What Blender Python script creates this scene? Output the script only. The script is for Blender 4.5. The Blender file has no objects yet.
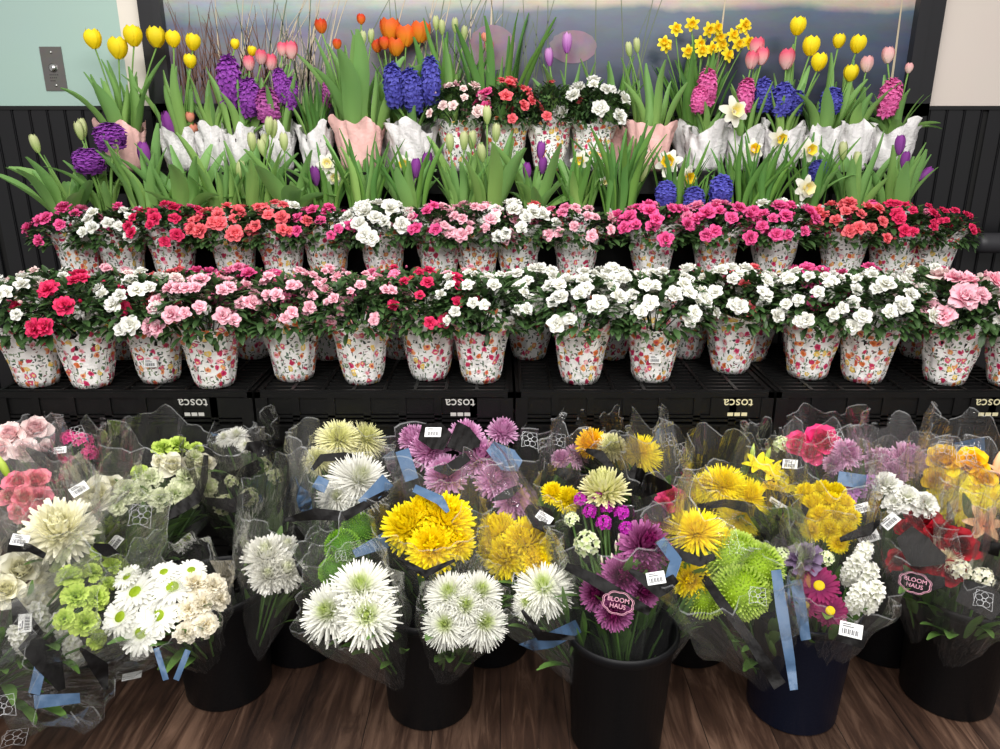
import bpy, math, random
import numpy as np
from mathutils import Vector, Matrix
R_ = random.Random(7)
PI = math.pi
scene = bpy.context.scene
COL = scene.collection

# ------------------------------------------------------------------ camera
CAM = Vector((0.0, -2.12, 1.5)); PITCH = math.radians(17.5); FPX = 750.0
cd = bpy.data.cameras.new('camera'); cam = bpy.data.objects.new('camera', cd); COL.objects.link(cam)
cam.location = CAM; cam.rotation_euler = (PI/2 - PITCH, 0, 0)
cd.sensor_width = 36; cd.lens = 36*FPX/1000; cd.clip_end = 60
scene.camera = cam
FW = Vector((0, math.cos(PITCH), -math.sin(PITCH))); UP = Vector((0, math.sin(PITCH), math.cos(PITCH)))
def ray(px, py): return FW + UP*(-(py-374.5)/FPX) + Vector((1, 0, 0))*((px-500)/FPX)
def at(px, py, Y):
    d = ray(px, py); return CAM + d*((Y-CAM.y)/d.y)
def atz(px, py, z):
    d = ray(px, py); return CAM + d*((z-CAM.z)/d.z)
def on_plane(px, py, P, n):
    d = ray(px, py); return CAM + d*((P-CAM).dot(n)/d.dot(n))
def depth(p): return (p-CAM).dot(FW)
def proj(p):
    q = p-CAM; z = q.dot(FW); return 500+FPX*q.x/z, 374.5-FPX*q.dot(UP)/z

# ------------------------------------------------------------------ materials
def lin(h):
    h = h.lstrip('#'); o = []
    for i in (0, 2, 4):
        c = int(h[i:i+2], 16)/255; o.append(c/12.92 if c <= .04045 else ((c+.055)/1.055)**2.4)
    return (*o, 1)
def newmat(name):
    m = bpy.data.materials.new(name); m.use_nodes = True
    nt = m.node_tree; nt.nodes.clear()
    out = nt.nodes.new('ShaderNodeOutputMaterial'); return m, nt, out
def N(nt, t, **kw):
    n = nt.nodes.new(t)
    for k, v in kw.items():
        if k in n.inputs.keys(): n.inputs[k].default_value = v
        else: setattr(n, k, v)
    return n
def plain(name, col, rough=.5, metal=0, noise=0, nscale=20, bump=0, bscale=60, coat=0):
    m, nt, out = newmat(name); L = nt.links.new
    b = N(nt, 'ShaderNodeBsdfPrincipled'); b.inputs['Roughness'].default_value = rough; b.inputs['Metallic'].default_value = metal
    b.inputs['Coat Weight'].default_value = coat
    c = lin(col) if isinstance(col, str) else (*col, 1)
    b.inputs['Base Color'].default_value = c
    tc = N(nt, 'ShaderNodeTexCoord')
    if noise:
        nz = N(nt, 'ShaderNodeTexNoise', Scale=nscale, Detail=4.0); L(tc.outputs['Object'], nz.inputs['Vector'])
        mx = N(nt, 'ShaderNodeMixRGB', blend_type='MULTIPLY'); mx.inputs['Fac'].default_value = noise; mx.inputs['Color1'].default_value = c
        L(nz.outputs['Color'], mx.inputs['Color2']); L(mx.outputs[0], b.inputs['Base Color'])
    if bump:
        nb = N(nt, 'ShaderNodeTexNoise', Scale=bscale, Detail=5.0); L(tc.outputs['Object'], nb.inputs['Vector'])
        bp = N(nt, 'ShaderNodeBump', Strength=bump, Distance=.01); L(nb.outputs['Fac'], bp.inputs['Height']); L(bp.outputs[0], b.inputs['Normal'])
    L(b.outputs[0], out.inputs[0]); return m
_pm = {}
def petal_mat(name, base, tip=None, rough=.6, trans=.22, mid=.5, jit=.12):
    """petal: colour runs from the flower's heart (t=0) to the petal tips (t=1)"""
    if name in _pm: return _pm[name]
    tip = tip or base
    m, nt, out = newmat(name); L = nt.links.new
    a = N(nt, 'ShaderNodeAttribute'); a.attribute_name = 't'
    rp = N(nt, 'ShaderNodeValToRGB'); e = rp.color_ramp.elements
    e[0].position = max(0, mid-.3); e[0].color = lin(base); e[1].position = min(1, mid+.3); e[1].color = lin(tip)
    L(a.outputs['Fac'], rp.inputs[0])
    oi = N(nt, 'ShaderNodeObjectInfo'); mr = N(nt, 'ShaderNodeMapRange'); mr.inputs[3].default_value = 1-jit; mr.inputs[4].default_value = 1+jit*.5
    L(oi.outputs['Random'], mr.inputs[0])
    hs = N(nt, 'ShaderNodeHueSaturation'); L(rp.outputs[0], hs.inputs['Color']); L(mr.outputs[0], hs.inputs['Value'])
    b = N(nt, 'ShaderNodeBsdfPrincipled'); b.inputs['Roughness'].default_value = rough; b.inputs['Specular IOR Level'].default_value = .3
    L(hs.outputs[0], b.inputs['Base Color'])
    tr = N(nt, 'ShaderNodeBsdfTranslucent'); L(hs.outputs[0], tr.inputs['Color'])
    mx = N(nt, 'ShaderNodeMixShader'); mx.inputs[0].default_value = trans
    L(b.outputs[0], mx.inputs[1]); L(tr.outputs[0], mx.inputs[2]); L(mx.outputs[0], out.inputs[0])
    _pm[name] = m; return m
LEAF_DK = petal_mat('azalea leaf', '#263d1f', '#456136', rough=.36, trans=.12)
LEAF_TU = petal_mat('tulip leaf', '#98be66', '#7fae64', rough=.45, trans=.3)
LEAF_NA = petal_mat('daffodil leaf', '#76a44a', '#5e9048', rough=.5, trans=.25)
LEAF_BQ = petal_mat('bouquet leaf', '#48692f', '#6a9048', rough=.45, trans=.2)
STEM = petal_mat('flower stem', '#7aa050', '#6f9a4b', rough=.5, trans=.1)
SOIL = plain('potting soil', '#20160f', .95, noise=.6, nscale=90)
BLACK_PL = plain('black crate plastic', '#0d0d0d', .42, bump=.08, bscale=200)
RACK = plain('black painted rack', '#0e0e0f', .5)
BUCKET = plain('black bucket plastic', '#07070a', .5, bump=.05, bscale=90)
BUCKET_N = plain('navy bucket plastic', '#081228', .42, bump=.05, bscale=90)
WHITE_L = plain('label white', '#f2f2f0', .5)
GREY_L = plain('label print grey', '#6b6b6e', .6)
LOGO_W = plain('crate logo grey', '#b9b8b2', .6)
LOGO_Y = plain('crate logo cream', '#cfc7a0', .6)
EMB_W = plain('emblem white ink', '#d2d3d6', .5)
EMB_P = plain('emblem pink ink', '#cf93a6', .5)
BAND_K = plain('black printed film', '#0b0909', .5, bump=.3, bscale=30)
BAND_K.node_tree.nodes['Principled BSDF'].inputs['Specular IOR Level'].default_value = .18
BAND_B = plain('dusty blue film', '#45607f', .45, bump=.25, bscale=30)

for _m in (BLACK_PL, BUCKET, BUCKET_N, RACK): _m.node_tree.nodes['Principled BSDF'].inputs['Specular IOR Level'].default_value = .28
def film_mat(name, haze, gloss, tint='#ffffff', hcol='#ffffff'):
    m, nt, out = newmat(name); L = nt.links.new
    uv = N(nt, 'ShaderNodeUVMap'); oi = N(nt, 'ShaderNodeObjectInfo')
    sc = N(nt, 'ShaderNodeMath', operation='MULTIPLY'); sc.inputs[1].default_value = 31.0; L(oi.outputs['Random'], sc.inputs[0])
    ad0 = N(nt, 'ShaderNodeVectorMath', operation='ADD'); L(uv.outputs[0], ad0.inputs[0]); L(sc.outputs[0], ad0.inputs[1])
    mp = N(nt, 'ShaderNodeMapping'); mp.inputs['Scale'].default_value = (46, 9, 1); L(ad0.outputs[0], mp.inputs[0])
    n1 = N(nt, 'ShaderNodeTexNoise', Scale=1.0, Detail=3.0, Roughness=.5, Distortion=1.0); L(mp.outputs[0], n1.inputs['Vector'])
    vo = N(nt, 'ShaderNodeTexVoronoi', Scale=.9); vo.voronoi_dimensions = '2D'; vo.feature = 'F1'; L(mp.outputs[0], vo.inputs['Vector'])
    mxn = N(nt, 'ShaderNodeMath', operation='MULTIPLY_ADD'); mxn.inputs[1].default_value = .55; L(vo.outputs['Distance'], mxn.inputs[0]); L(n1.outputs['Fac'], mxn.inputs[2])
    bp = N(nt, 'ShaderNodeBump', Strength=.9, Distance=.018); L(mxn.outputs[0], bp.inputs['Height'])
    tr = N(nt, 'ShaderNodeBsdfTransparent'); tr.inputs['Color'].default_value = lin(tint)
    gl = N(nt, 'ShaderNodeBsdfGlossy'); gl.inputs['Roughness'].default_value = .09; L(bp.outputs[0], gl.inputs['Normal'])
    df = N(nt, 'ShaderNodeBsdfTranslucent'); df.inputs['Color'].default_value = lin(hcol)
    dd = N(nt, 'ShaderNodeBsdfDiffuse'); dd.inputs['Color'].default_value = lin(hcol)
    ad = N(nt, 'ShaderNodeMixShader'); ad.inputs[0].default_value = .5; L(df.outputs[0], ad.inputs[1]); L(dd.outputs[0], ad.inputs[2])
    m1 = N(nt, 'ShaderNodeMixShader'); m1.inputs[0].default_value = haze; L(tr.outputs[0], m1.inputs[1]); L(ad.outputs[0], m1.inputs[2])
    lw = N(nt, 'ShaderNodeFresnel', IOR=1.36); L(bp.outputs[0], lw.inputs['Normal'])
    mu = N(nt, 'ShaderNodeMath', operation='MULTIPLY_ADD'); mu.inputs[1].default_value = gloss; mu.inputs[2].default_value = .012; mu.use_clamp = True; L(lw.outputs[0], mu.inputs[0])
    mn = N(nt, 'ShaderNodeMath', operation='MINIMUM'); mn.inputs[1].default_value = .3; L(mu.outputs[0], mn.inputs[0])
    m2 = N(nt, 'ShaderNodeMixShader'); L(mn.outputs[0], m2.inputs[0]); L(m1.outputs[0], m2.inputs[1]); L(gl.outputs[0], m2.inputs[2])
    L(m2.outputs[0], out.inputs[0]); return m
FILM = film_mat('clear cellophane', .03, 1.05)
FILM_H = film_mat('frosted cellophane', .085, 1.0)
EDGE = plain('film edge highlight', '#e6e9ea', .25)  # highlight on the film rim, laid in as a pale see-through strip
_b = EDGE.node_tree.nodes['Principled BSDF']; _b.inputs['Alpha'].default_value = .2
FILM_K = film_mat('smoky cellophane', .015, 1.1, tint='#cfccca')

def paper_mat(name, col, col2, bump=.5):
    m, nt, out = newmat(name); L = nt.links.new
    tc = N(nt, 'ShaderNodeTexCoord'); oi = N(nt, 'ShaderNodeObjectInfo')
    w = N(nt, 'ShaderNodeTexNoise', Scale=38.0, Detail=5.0, Distortion=1.5); L(tc.outputs['Object'], w.inputs['Vector'])
    mx = N(nt, 'ShaderNodeMixRGB'); mx.inputs[1].default_value = lin(col); mx.inputs[2].default_value = lin(col2); L(w.outputs['Fac'], mx.inputs[0])
    b = N(nt, 'ShaderNodeBsdfPrincipled'); b.inputs['Roughness'].default_value = .7; L(mx.outputs[0], b.inputs['Base Color'])
    bp = N(nt, 'ShaderNodeBump', Strength=bump, Distance=.012); L(w.outputs['Fac'], bp.inputs['Height']); L(bp.outputs[0], b.inputs['Normal'])
    L(b.outputs[0], out.inputs[0]); return m
PAPER_G = paper_mat('pale grey tissue', '#efecec', '#cfcbcc')
PAPER_W = paper_mat('white tissue', '#ece9e6', '#cbc6c6')
PAPER_P = paper_mat('pink tissue', '#f6cac4', '#eab2ac', .3)

def floral_mat():
    m, nt, out = newmat('floral printed paper'); L = nt.links.new
    uv = N(nt, 'ShaderNodeUVMap'); oi = N(nt, 'ShaderNodeObjectInfo')
    off = N(nt, 'ShaderNodeVectorMath', operation='MULTIPLY_ADD'); off.inputs[1].default_value = (1, 1, 1)
    sc = N(nt, 'ShaderNodeMath', operation='MULTIPLY'); sc.inputs[1].default_value = 9.3; L(oi.outputs['Random'], sc.inputs[0])
    L(uv.outputs[0], off.inputs[0]); L(sc.outputs[0], off.inputs[2])
    wn = N(nt, 'ShaderNodeTexNoise', Scale=60.0, Detail=2.0); L(off.outputs[0], wn.inputs['Vector'])
    dist = N(nt, 'ShaderNodeMixRGB', blend_type='ADD'); dist.inputs[0].default_value = .02; L(off.outputs[0], dist.inputs[1]); L(wn.outputs['Color'], dist.inputs[2])
    cur = None
    base = N(nt, 'ShaderNodeRGB'); base.outputs[0].default_value = lin('#fbf8f5'); cur = base.outputs[0]
    def layer(cur, scale, rad, ramp, stretch=(1, 1, 1), soft=.05, thr=0.0, rot=0):
        mp = N(nt, 'ShaderNodeMapping'); mp.inputs['Scale'].default_value = stretch; mp.inputs['Rotation'].default_value = (0, 0, rot); L(dist.outputs[0], mp.inputs[0])
        v = N(nt, 'ShaderNodeTexVoronoi', Scale=scale); v.voronoi_dimensions = '2D'; L(mp.outputs[0], v.inputs['Vector'])
        mr = N(nt, 'ShaderNodeMapRange'); mr.inputs[1].default_value = rad+soft; mr.inputs[2].default_value = rad; L(v.outputs['Distance'], mr.inputs[0])
        sp = N(nt, 'ShaderNodeSeparateColor'); L(v.outputs['Color'], sp.inputs[0])
        gt = N(nt, 'ShaderNodeMath', operation='GREATER_THAN'); gt.inputs[1].default_value = thr; L(sp.outputs[1], gt.inputs[0])
        mu = N(nt, 'ShaderNodeMath', operation='MULTIPLY'); L(mr.outputs[0], mu.inputs[0]); L(gt.outputs[0], mu.inputs[1])
        rp = N(nt, 'ShaderNodeValToRGB'); rp.color_ramp.interpolation = 'CONSTANT'
        el = rp.color_ramp.elements; el[0].color = lin(ramp[0]); el[0].position = 0; el[1].color = lin(ramp[1]); el[1].position = 1/len(ramp)
        for i, c in enumerate(ramp[2:], 2):
            q = el.new(i/len(ramp)); q.color = lin(c)
        L(sp.outputs[0], rp.inputs[0])
        mx = N(nt, 'ShaderNodeMixRGB'); L(mu.outputs[0], mx.inputs[0]); L(cur, mx.inputs[1]); L(rp.outputs[0], mx.inputs[2]); return mx.outputs[0]
    cur = layer(cur, 55, .21, ['#4d6a4a', '#6f8a62', '#3a4a42', '#8fa37a', '#58705e'], (1.6, .7, 1), thr=.3, rot=.6)
    cur = layer(cur, 64, .2, ['#5c7258', '#2f3c38', '#7d2e3f', '#8b9d78'], (.7, 1.7, 1), thr=.4, rot=-.4)
    cur = layer(cur, 40, .29, ['#e0567e', '#ee9a62', '#d8336a', '#f0c95a', '#f2a7b6', '#e2763f', '#c32a58'], thr=.42, soft=.12)
    cur = layer(cur, 40, .09, ['#f6d98a', '#a21f48', '#f4e2c0', '#b85a1c', '#c8365a'], thr=.42, soft=.08)
    b = N(nt, 'ShaderNodeBsdfPrincipled'); b.inputs['Roughness'].default_value = .4; L(cur, b.inputs['Base Color'])
    tc = N(nt, 'ShaderNodeTexCoord'); w = N(nt, 'ShaderNodeTexNoise', Scale=30.0, Detail=5.0, Distortion=1.2); L(tc.outputs['Object'], w.inputs['Vector'])
    bp = N(nt, 'ShaderNodeBump', Strength=.42, Distance=.014); L(w.outputs['Fac'], bp.inputs['Height']); L(bp.outputs[0], b.inputs['Normal'])
    L(b.outputs[0], out.inputs[0]); return m
FLORAL = floral_mat()

# ------------------------------------------------------------------ mesh builder
class MB:
    def __init__(s): s.V = []; s.F = []; s.T = []; s.M = []; s.n = 0; s.UV = None
    def add(s, v, f, t=None, mat=0):
        v = np.asarray(v, float); s.V.append(v)
        s.F += [tuple(i+s.n for i in q) for q in f]; s.M += [mat]*len(f)
        s.T.append(np.full(len(v), .5) if t is None else np.asarray(t, float)); s.n += len(v)
    def box(s, x0, x1, y0, y1, z0, z1, mat=0):
        v = [(x, y, z) for x in (x0, x1) for y in (y0, y1) for z in (z0, z1)]
        s.add(v, [(0, 1, 3, 2), (4, 6, 7, 5), (0, 4, 5, 1), (2, 3, 7, 6), (0, 2, 6, 4), (1, 5, 7, 3)], mat=mat)
    def tube(s, pts, rad, k=5, t=.6, mat=0, cap=True):
        pts = [Vector(p) for p in pts]; n = len(pts); V = []
        rad = rad if hasattr(rad, '__len__') else [rad]*n
        for i, p in enumerate(pts):
            d = (pts[min(i+1, n-1)]-pts[max(i-1, 0)]).normalized()
            a = d.cross(Vector((.3, 1, .1))).normalized(); b = d.cross(a)
            V += [p+(a*math.cos(2*PI*j/k)+b*math.sin(2*PI*j/k))*rad[i] for j in range(k)]
        F = [(i*k+j, i*k+(j+1) % k, (i+1)*k+(j+1) % k, (i+1)*k+j) for i in range(n-1) for j in range(k)]
        if cap: F += [tuple(range(k))[::-1], tuple(range((n-1)*k, n*k))]
        s.add([tuple(v) for v in V], F, [t]*len(V), mat)
    def lathe(s, prof, k=40, mat=0):
        V = [(r*math.cos(2*PI*j/k), r*math.sin(2*PI*j/k), z) for r, z in prof for j in range(k)]
        F = [(i*k+j, i*k+(j+1) % k, (i+1)*k+(j+1) % k, (i+1)*k+j) for i in range(len(prof)-1) for j in range(k)]
        s.add(V, F, mat=mat)
    def mesh(s, name, mats=(), smooth=True):
        me = bpy.data.meshes.new(name)
        V = np.concatenate(s.V) if s.V else np.zeros((0, 3))
        me.from_pydata(V.tolist(), [], s.F)
        a = me.attributes.new('t', 'FLOAT', 'POINT'); a.data.foreach_set('value', np.concatenate(s.T).astype(np.float32))
        for m in mats: me.materials.append(m)
        if len(set(s.M)) > 1: me.polygons.foreach_set('material_index', s.M)
        if smooth: me.polygons.foreach_set('use_smooth', [True]*len(me.polygons))
        me.update(); return me
def link(name, me, parent=None, mat=None, loc=None, mw=None):
    o = bpy.data.objects.new(name, me); COL.objects.link(o)
    if parent is not None: o.parent = parent
    if mat is not None and o.material_slots:
        o.material_slots[0].link = 'OBJECT'; o.material_slots[0].material = mat
    if mw is not None: o.matrix_basis = mw
    elif loc is not None: o.location = loc
    return o
def root(name, label, cat, loc=(0, 0, 0), group=None):
    o = bpy.data.objects.new(name, None); COL.objects.link(o); o.location = loc; o.empty_display_size = .05
    o['label'] = label; o['category'] = cat
    if group: o['group'] = group
    return o
def struct(o): o['kind'] = 'structure'; return o
def frame(pos, nrm, scale=1.0, spin=None, sz=None):
    """matrix: +Z along nrm, random spin"""
    q = Vector(nrm).to_track_quat('Z', 'Y'); m = q.to_matrix().to_4x4()
    m = m @ Matrix.Rotation(R_.uniform(0, 2*PI) if spin is None else spin, 4, 'Z')
    s = Matrix.Diagonal((scale, scale, (sz or 1)*scale, 1)); m = m @ s
    m.translation = Vector(pos); return m

# ------------------------------------------------------------------ petals and flowers (unit size, facing +Z)
def petal(L, W, nl=4, nw=2, curl=0., cup=0., kind='lance', ruf=0., rng=R_, twist=0., curl0=0.):
    s = np.linspace(0, 1, nl+1)
    if kind == 'lance': w = np.sin(PI*(.1+.86*s))**.8
    elif kind == 'spoon': w = (.35+.65*s**.8)*np.sqrt(np.clip(1-s**5, .06, 1))
    elif kind == 'fan': w = (.16+.84*s**1.1)*np.sqrt(np.clip(1-s**9, .5, 1))
    elif kind == 'oval': w = np.clip(np.sin(PI*(.06+.88*s**.8)), .1, 1)**.6
    w = w*W/2
    th = curl0+curl*s
    ds = L/nl; cx = np.concatenate([[0], np.cumsum(np.cos(th[:-1]+curl/nl/2)*ds)]); cz = np.concatenate([[0], np.cumsum(np.sin(th[:-1]+curl/nl/2)*ds)])
    V = []; T = []
    for i in range(nl+1):
        for j in range(nw+1):
            jj = -1+2*j/nw
            y = jj*w[i]; dz = cup*w[i]*jj*jj + (rng.uniform(-ruf, ruf)*s[i] if ruf else 0)
            V.append((cx[i]-math.sin(th[i])*dz, y+twist*s[i]*s[i], cz[i]+math.cos(th[i])*dz)); T.append(s[i])
    k = nw+1
    F = [(i*k+j, i*k+j+1, (i+1)*k+j+1, (i+1)*k+j) for i in range(nl) for j in range(nw)]
    return np.array(V), F, np.array(T)
def put(mb, P, az, el, r0=0., z0=0., t=None, mat=0):
    V, F, T = P
    ce, se = math.cos(el), math.sin(el); ca, sa = math.cos(az), math.sin(az)
    x = V[:, 0]*ce-V[:, 2]*se+r0; z = V[:, 0]*se+V[:, 2]*ce+z0; y = V[:, 1]
    Q = np.stack([x*ca-y*sa, x*sa+y*ca, z], 1)
    mb.add(Q, F, T if t is None else t(Q), mat)
def lerp(a, b, f): return a+(b-a)*f
def spider(seed, layers=9, n0=30, n1=9, W=.11, kind='spoon', el0=-.18, el1=1.4, L0=1., L1=.5, curl0=.3, curl1=.5, jit=.1, rise=.25, cup=.5):
    r = random.Random(seed); mb = MB()
    for k in range(layers):
        f = k/(layers-1); n = int(lerp(n0, n1, f)); ph = r.uniform(0, 6)
        for i in range(n):
            L = lerp(L0, L1, f)*r.uniform(1-jit, 1+jit)
            P = petal(L, W*lerp(1, .8, f), 3, 2, lerp(curl0, curl1, f)+r.uniform(-.2, .2), cup, kind, rng=r, twist=r.uniform(-.08, .08))
            put(mb, P, ph+2*PI*i/n+r.uniform(-.09, .09), lerp(el0, el1, f)+r.uniform(-.1, .1), .05, rise*f*.6,
                t=lambda Q: np.clip(np.hypot(Q[:, 0], Q[:, 1]), 0, 1))
    return mb.mesh('mum_bloom', [None])
def pompon(seed, n=420, L=.2, W=.15):
    r = random.Random(seed); mb = MB(); ga = PI*(3-5**.5)
    for i in range(n):
        z = 1-1.5*(i+.5)/n; el = math.asin(max(-1, z)); az = i*ga
        P = petal(L*r.uniform(.8, 1.25), W, 2, 2, .35, .9, 'spoon', rng=r)
        Q = P[0].copy(); put(mb, (Q, P[1], P[2]), az+r.uniform(-.05, .05), el+r.uniform(-.3, .25), 0, 0)
        d = np.array([math.cos(el)*math.cos(az), math.cos(el)*math.sin(az), math.sin(el)])*.83
        mb.V[-1] = mb.V[-1]+d+np.array([0, 0, .1])
    # closed heart under the petals
    prof = [(.74*math.cos(a)+1e-4, .74*math.sin(a)+.1) for a in np.linspace(-1.2, 1.57, 8)]
    mb.lathe(prof, 14); mb.T[-1][:] = 0
    return mb.mesh('button_mum_bloom', [None])
def daisy(seed, n=21, W=.27, layers=2):
    r = random.Random(seed); mb = MB()
    for k in range(layers):
        for i in range(n):
            P = petal(r.uniform(.86, 1)-.1*k, W, 3, 2, -.25, .25, 'oval', rng=r)
            put(mb, P, 2*PI*(i+.5*k)/n+r.uniform(-.06, .06), .12+.16*k+r.uniform(-.08, .08), .06, .03*k)
    return mb.mesh('daisy_bloom', [None])
def heart():
    mb = MB(); mb.lathe([(.28, -.02), (.29, .06), (.25, .13), (.16, .17), (.06, .18), (.001, .16)], 16); mb.T[0][:] = np.linspace(0, 1, len(mb.T[0]))
    return mb.mesh('flower_center', [None])
def rose(seed):
    r = random.Random(seed); mb = MB(); n = 19; ga = 2.4
    for i in range(n):
        f = i/(n-1); el = lerp(1.5, .42, f**1.5); L = lerp(.62, 1.02, f); W = lerp(.5, 1.25, f)
        P = petal(L, W, 5, 6, lerp(.1, -.75, f**2), lerp(1.3, .42, f), 'oval', ruf=.03, rng=r, curl0=.12)
        put(mb, P, i*ga, el, lerp(.1, .16, f), lerp(.05, -.28, f), t=lambda Q: np.clip(np.hypot(Q[:, 0], Q[:, 1]), 0, 1))
    return mb.mesh('rose_bloom', [None])
def carnation(seed):
    r = random.Random(seed); mb = MB()
    for i in range(46):
        f = i/45; el = lerp(1.5, .05, f**.8); P = petal(lerp(.72, 1., f)*r.uniform(.85, 1.1), r.uniform(.5, .75), 4, 6, r.uniform(-.7, .1), .1, 'fan', ruf=.11, rng=r)
        put(mb, P, i*2.4+r.uniform(-.3, .3), el+r.uniform(-.1, .1), .05, lerp(.05, -.1, f), t=lambda Q: np.clip(np.linalg.norm(Q, axis=1), 0, 1))
    return mb.mesh('carnation_bloom', [None])
def azalea(seed, dbl=True):
    r = random.Random(seed); mb = MB()
    for k, (n, el, L) in enumerate([(5, .1, 1.), (5, .42, .88), (4, .85, .7), (3, 1.2, .5)][:4 if dbl else 2]):
        ph = r.uniform(0, 6)
        for i in range(n):
            P = petal(L*r.uniform(.9, 1.05), L*r.uniform(.85, 1.1), 4, 4, r.uniform(-.7, -.2), r.uniform(-.1, .35), 'oval', ruf=.15, rng=r)
            put(mb, P, ph+2*PI*i/n+r.uniform(-.2, .2), el+r.uniform(-.12, .12)+.3, .04, -.12+.05*k)
    return mb.mesh('azalea_bloom', [None])
def bud(seed):
    r = random.Random(seed); mb = MB()
    for i in range(5):
        put(mb, petal(1.0, .8, 4, 2, .55, .5, 'oval', rng=r), 2*PI*i/5, .95, .0, -.3)
    return mb.mesh('azalea_bud', [None])
def tulip(seed, open_=.0):
    r = random.Random(seed); mb = MB(); NS, NA = 7, 5
    for k in range(6):
        outer = k % 2; az = 2*PI*k/6+r.uniform(-.08, .08)
        V = []; T = []
        for i in range(NS):
            s = i/(NS-1)
            rad = (.08+.40*math.sin(PI*min(1, .04+s*.80))**.7)*(1+.06*outer)-.10*max(0, s-.8)+open_*s*s*.5
            half = .80*math.sqrt(max(.004, 1-s**5))*(.45+.55*min(1, s*3))
            for j in range(NA):
                a = az+half*(-1+2*j/(NA-1)); rr = rad+.03*abs(-1+2*j/(NA-1))*s-(0 if outer else .03)
                V.append((rr*math.cos(a), rr*math.sin(a), s*1.15*(1-.03*outer))); T.append(s)
        F = [(i*NA+j, i*NA+j+1, (i+1)*NA+j+1, (i+1)*NA+j) for i in range(NS-1) for j in range(NA-1)]
        mb.add(V, F, T)
    return mb.mesh('tulip_bloom', [None])
def daffodil(seed, dbl=False):
    r = random.Random(seed); mb = MB()
    for k in range(6 if not dbl else 14):
        put(mb, petal(1*r.uniform(.85, 1.05)*(1 if k < 6 else .7), .62, 4, 2, -.15, .15, 'oval', rng=r), 2*PI*k/6+.2*(k//6)+r.uniform(-.1, .1), .08+.3*(k//6)+r.uniform(-.1, .1), .05)
    return mb.mesh('daffodil_bloom', [None])
def trumpet():
    mb = MB(); k = 18; V = []; T = []
    for i, (rr, z) in enumerate([(.14, 0), (.2, .18), (.23, .38), (.3, .55), (.4, .62)]):
        for j in range(k):
            q = rr*(1+(.1 if i > 2 else 0)*math.cos(6*2*PI*j/k)); V.append((q*math.cos(2*PI*j/k), q*math.sin(2*PI*j/k), z)); T.append(i/4)
    F = [(i*k+j, i*k+(j+1) % k, (i+1)*k+(j+1) % k, (i+1)*k+j) for i in range(4) for j in range(k)]
    mb.add(V, F, T); return mb.mesh('daffodil_trumpet', [None])
def spike(seed, n=80, fl=.36, rad=.28, H=1.6, np_=6, W=.34, curl=-1.0):
    """hyacinth / stock head: starry florets round an upright stalk, from z=-H/2 to H/2 (in units of half width about .5)"""
    r = random.Random(seed); mb = MB(); ga = PI*(3-5**.5)
    mb.tube([(0, 0, -H/2-.1), (0, 0, 0), (0, 0, H/2-.05)], [.1, .09, .05], 6, t=.0, mat=1)
    for i in range(n):
        f = (i+.5)/n; z = lerp(-H/2, H/2, f)+r.uniform(-.06, .06); az = i*ga+r.uniform(-.35, .35); prof = math.sqrt(max(.05, 1-abs(2*f-.85)**3*.8))
        el = lerp(-.25, 1.1, f**2)+r.uniform(-.2, .2); q = rad*prof
        c = np.array([q*math.cos(az), q*math.sin(az), z]); d = Vector((math.cos(el)*math.cos(az), math.cos(el)*math.sin(az), math.sin(el)))
        sub = MB(); ph = r.uniform(0, 6)
        for k in range(np_): put(sub, petal(fl*r.uniform(.85, 1.1), fl*W*1.4, 3, 2, curl, .2, 'lance', rng=r), ph+2*PI*k/np_, .65)
        Rm = np.array(d.to_track_quat('Z', 'Y').to_matrix())
        for V_, T_ in zip(sub.V, sub.T): pass
        mb.add(np.concatenate(sub.V) @ Rm.T + c, sub.F, np.concatenate(sub.T))
    return mb.mesh('flower_spike', [None, STEM])
def cluster(seed, n=16, fl=.36, np_=5, W=.7):
    r = random.Random(seed); mb = MB(); ga = PI*(3-5**.5)
    for i in range(n):
        z = 1-1.05*(i+.5)/n; el = math.asin(z); az = i*ga
        d = Vector((math.cos(el)*math.cos(az), math.cos(el)*math.sin(az), math.sin(el)))
        c = np.array(d)*r.uniform(.62, .8); sub = MB(); ph = r.uniform(0, 6)
        for k in range(np_): put(sub, petal(fl*r.uniform(.85, 1.1), fl*W, 3, 2, -.3, .2, 'oval', ruf=.03, rng=r), ph+2*PI*k/np_, .35)
        mb.add(np.concatenate(sub.V) @ np.array(d.to_track_quat('Z', 'Y').to_matrix()).T + c, sub.F, np.concatenate(sub.T))
        mb.tube([(0, 0, -.5), tuple(c*.5), tuple(c)], .03, 4, t=.5, mat=1)
    return mb.mesh('floret_cluster', [None, STEM])
def lily(seed):
    r = random.Random(seed); mb = MB()
    for k in range(6): put(mb, petal(1.1, .44, 6, 2, -1.15, .25, 'lance', rng=r), 2*PI*k/6, 1.15, .06, -.3)
    return mb.mesh('lily_bloom', [None])
def lilybud(seed):
    mb = MB(); k = 8
    prof = [(.02, -.9), (.12, -.6), (.2, -.1), (.2, .3), (.12, .7), (.01, .95)]
    mb.lathe(prof, 8); mb.T[0] = np.repeat(np.linspace(0, 1, 6), 8)
    return mb.mesh('lily_bud', [None])
def kale(seed):
    r = random.Random(seed); mb = MB()
    for i in range(34):
        f = i/33; el = lerp(1.45, .15, f); P = petal(lerp(.4, 1., f), lerp(.3, .75, f), 4, 6, -.3, .35, 'fan', ruf=.1*f+.03, rng=r)
        put(mb, P, i*2.4, el, .03, -.1*f, t=lambda Q: np.clip(np.hypot(Q[:, 0], Q[:, 1]), 0, 1))
    return mb.mesh('kale_rosette', [None])
NV = 3
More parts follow.
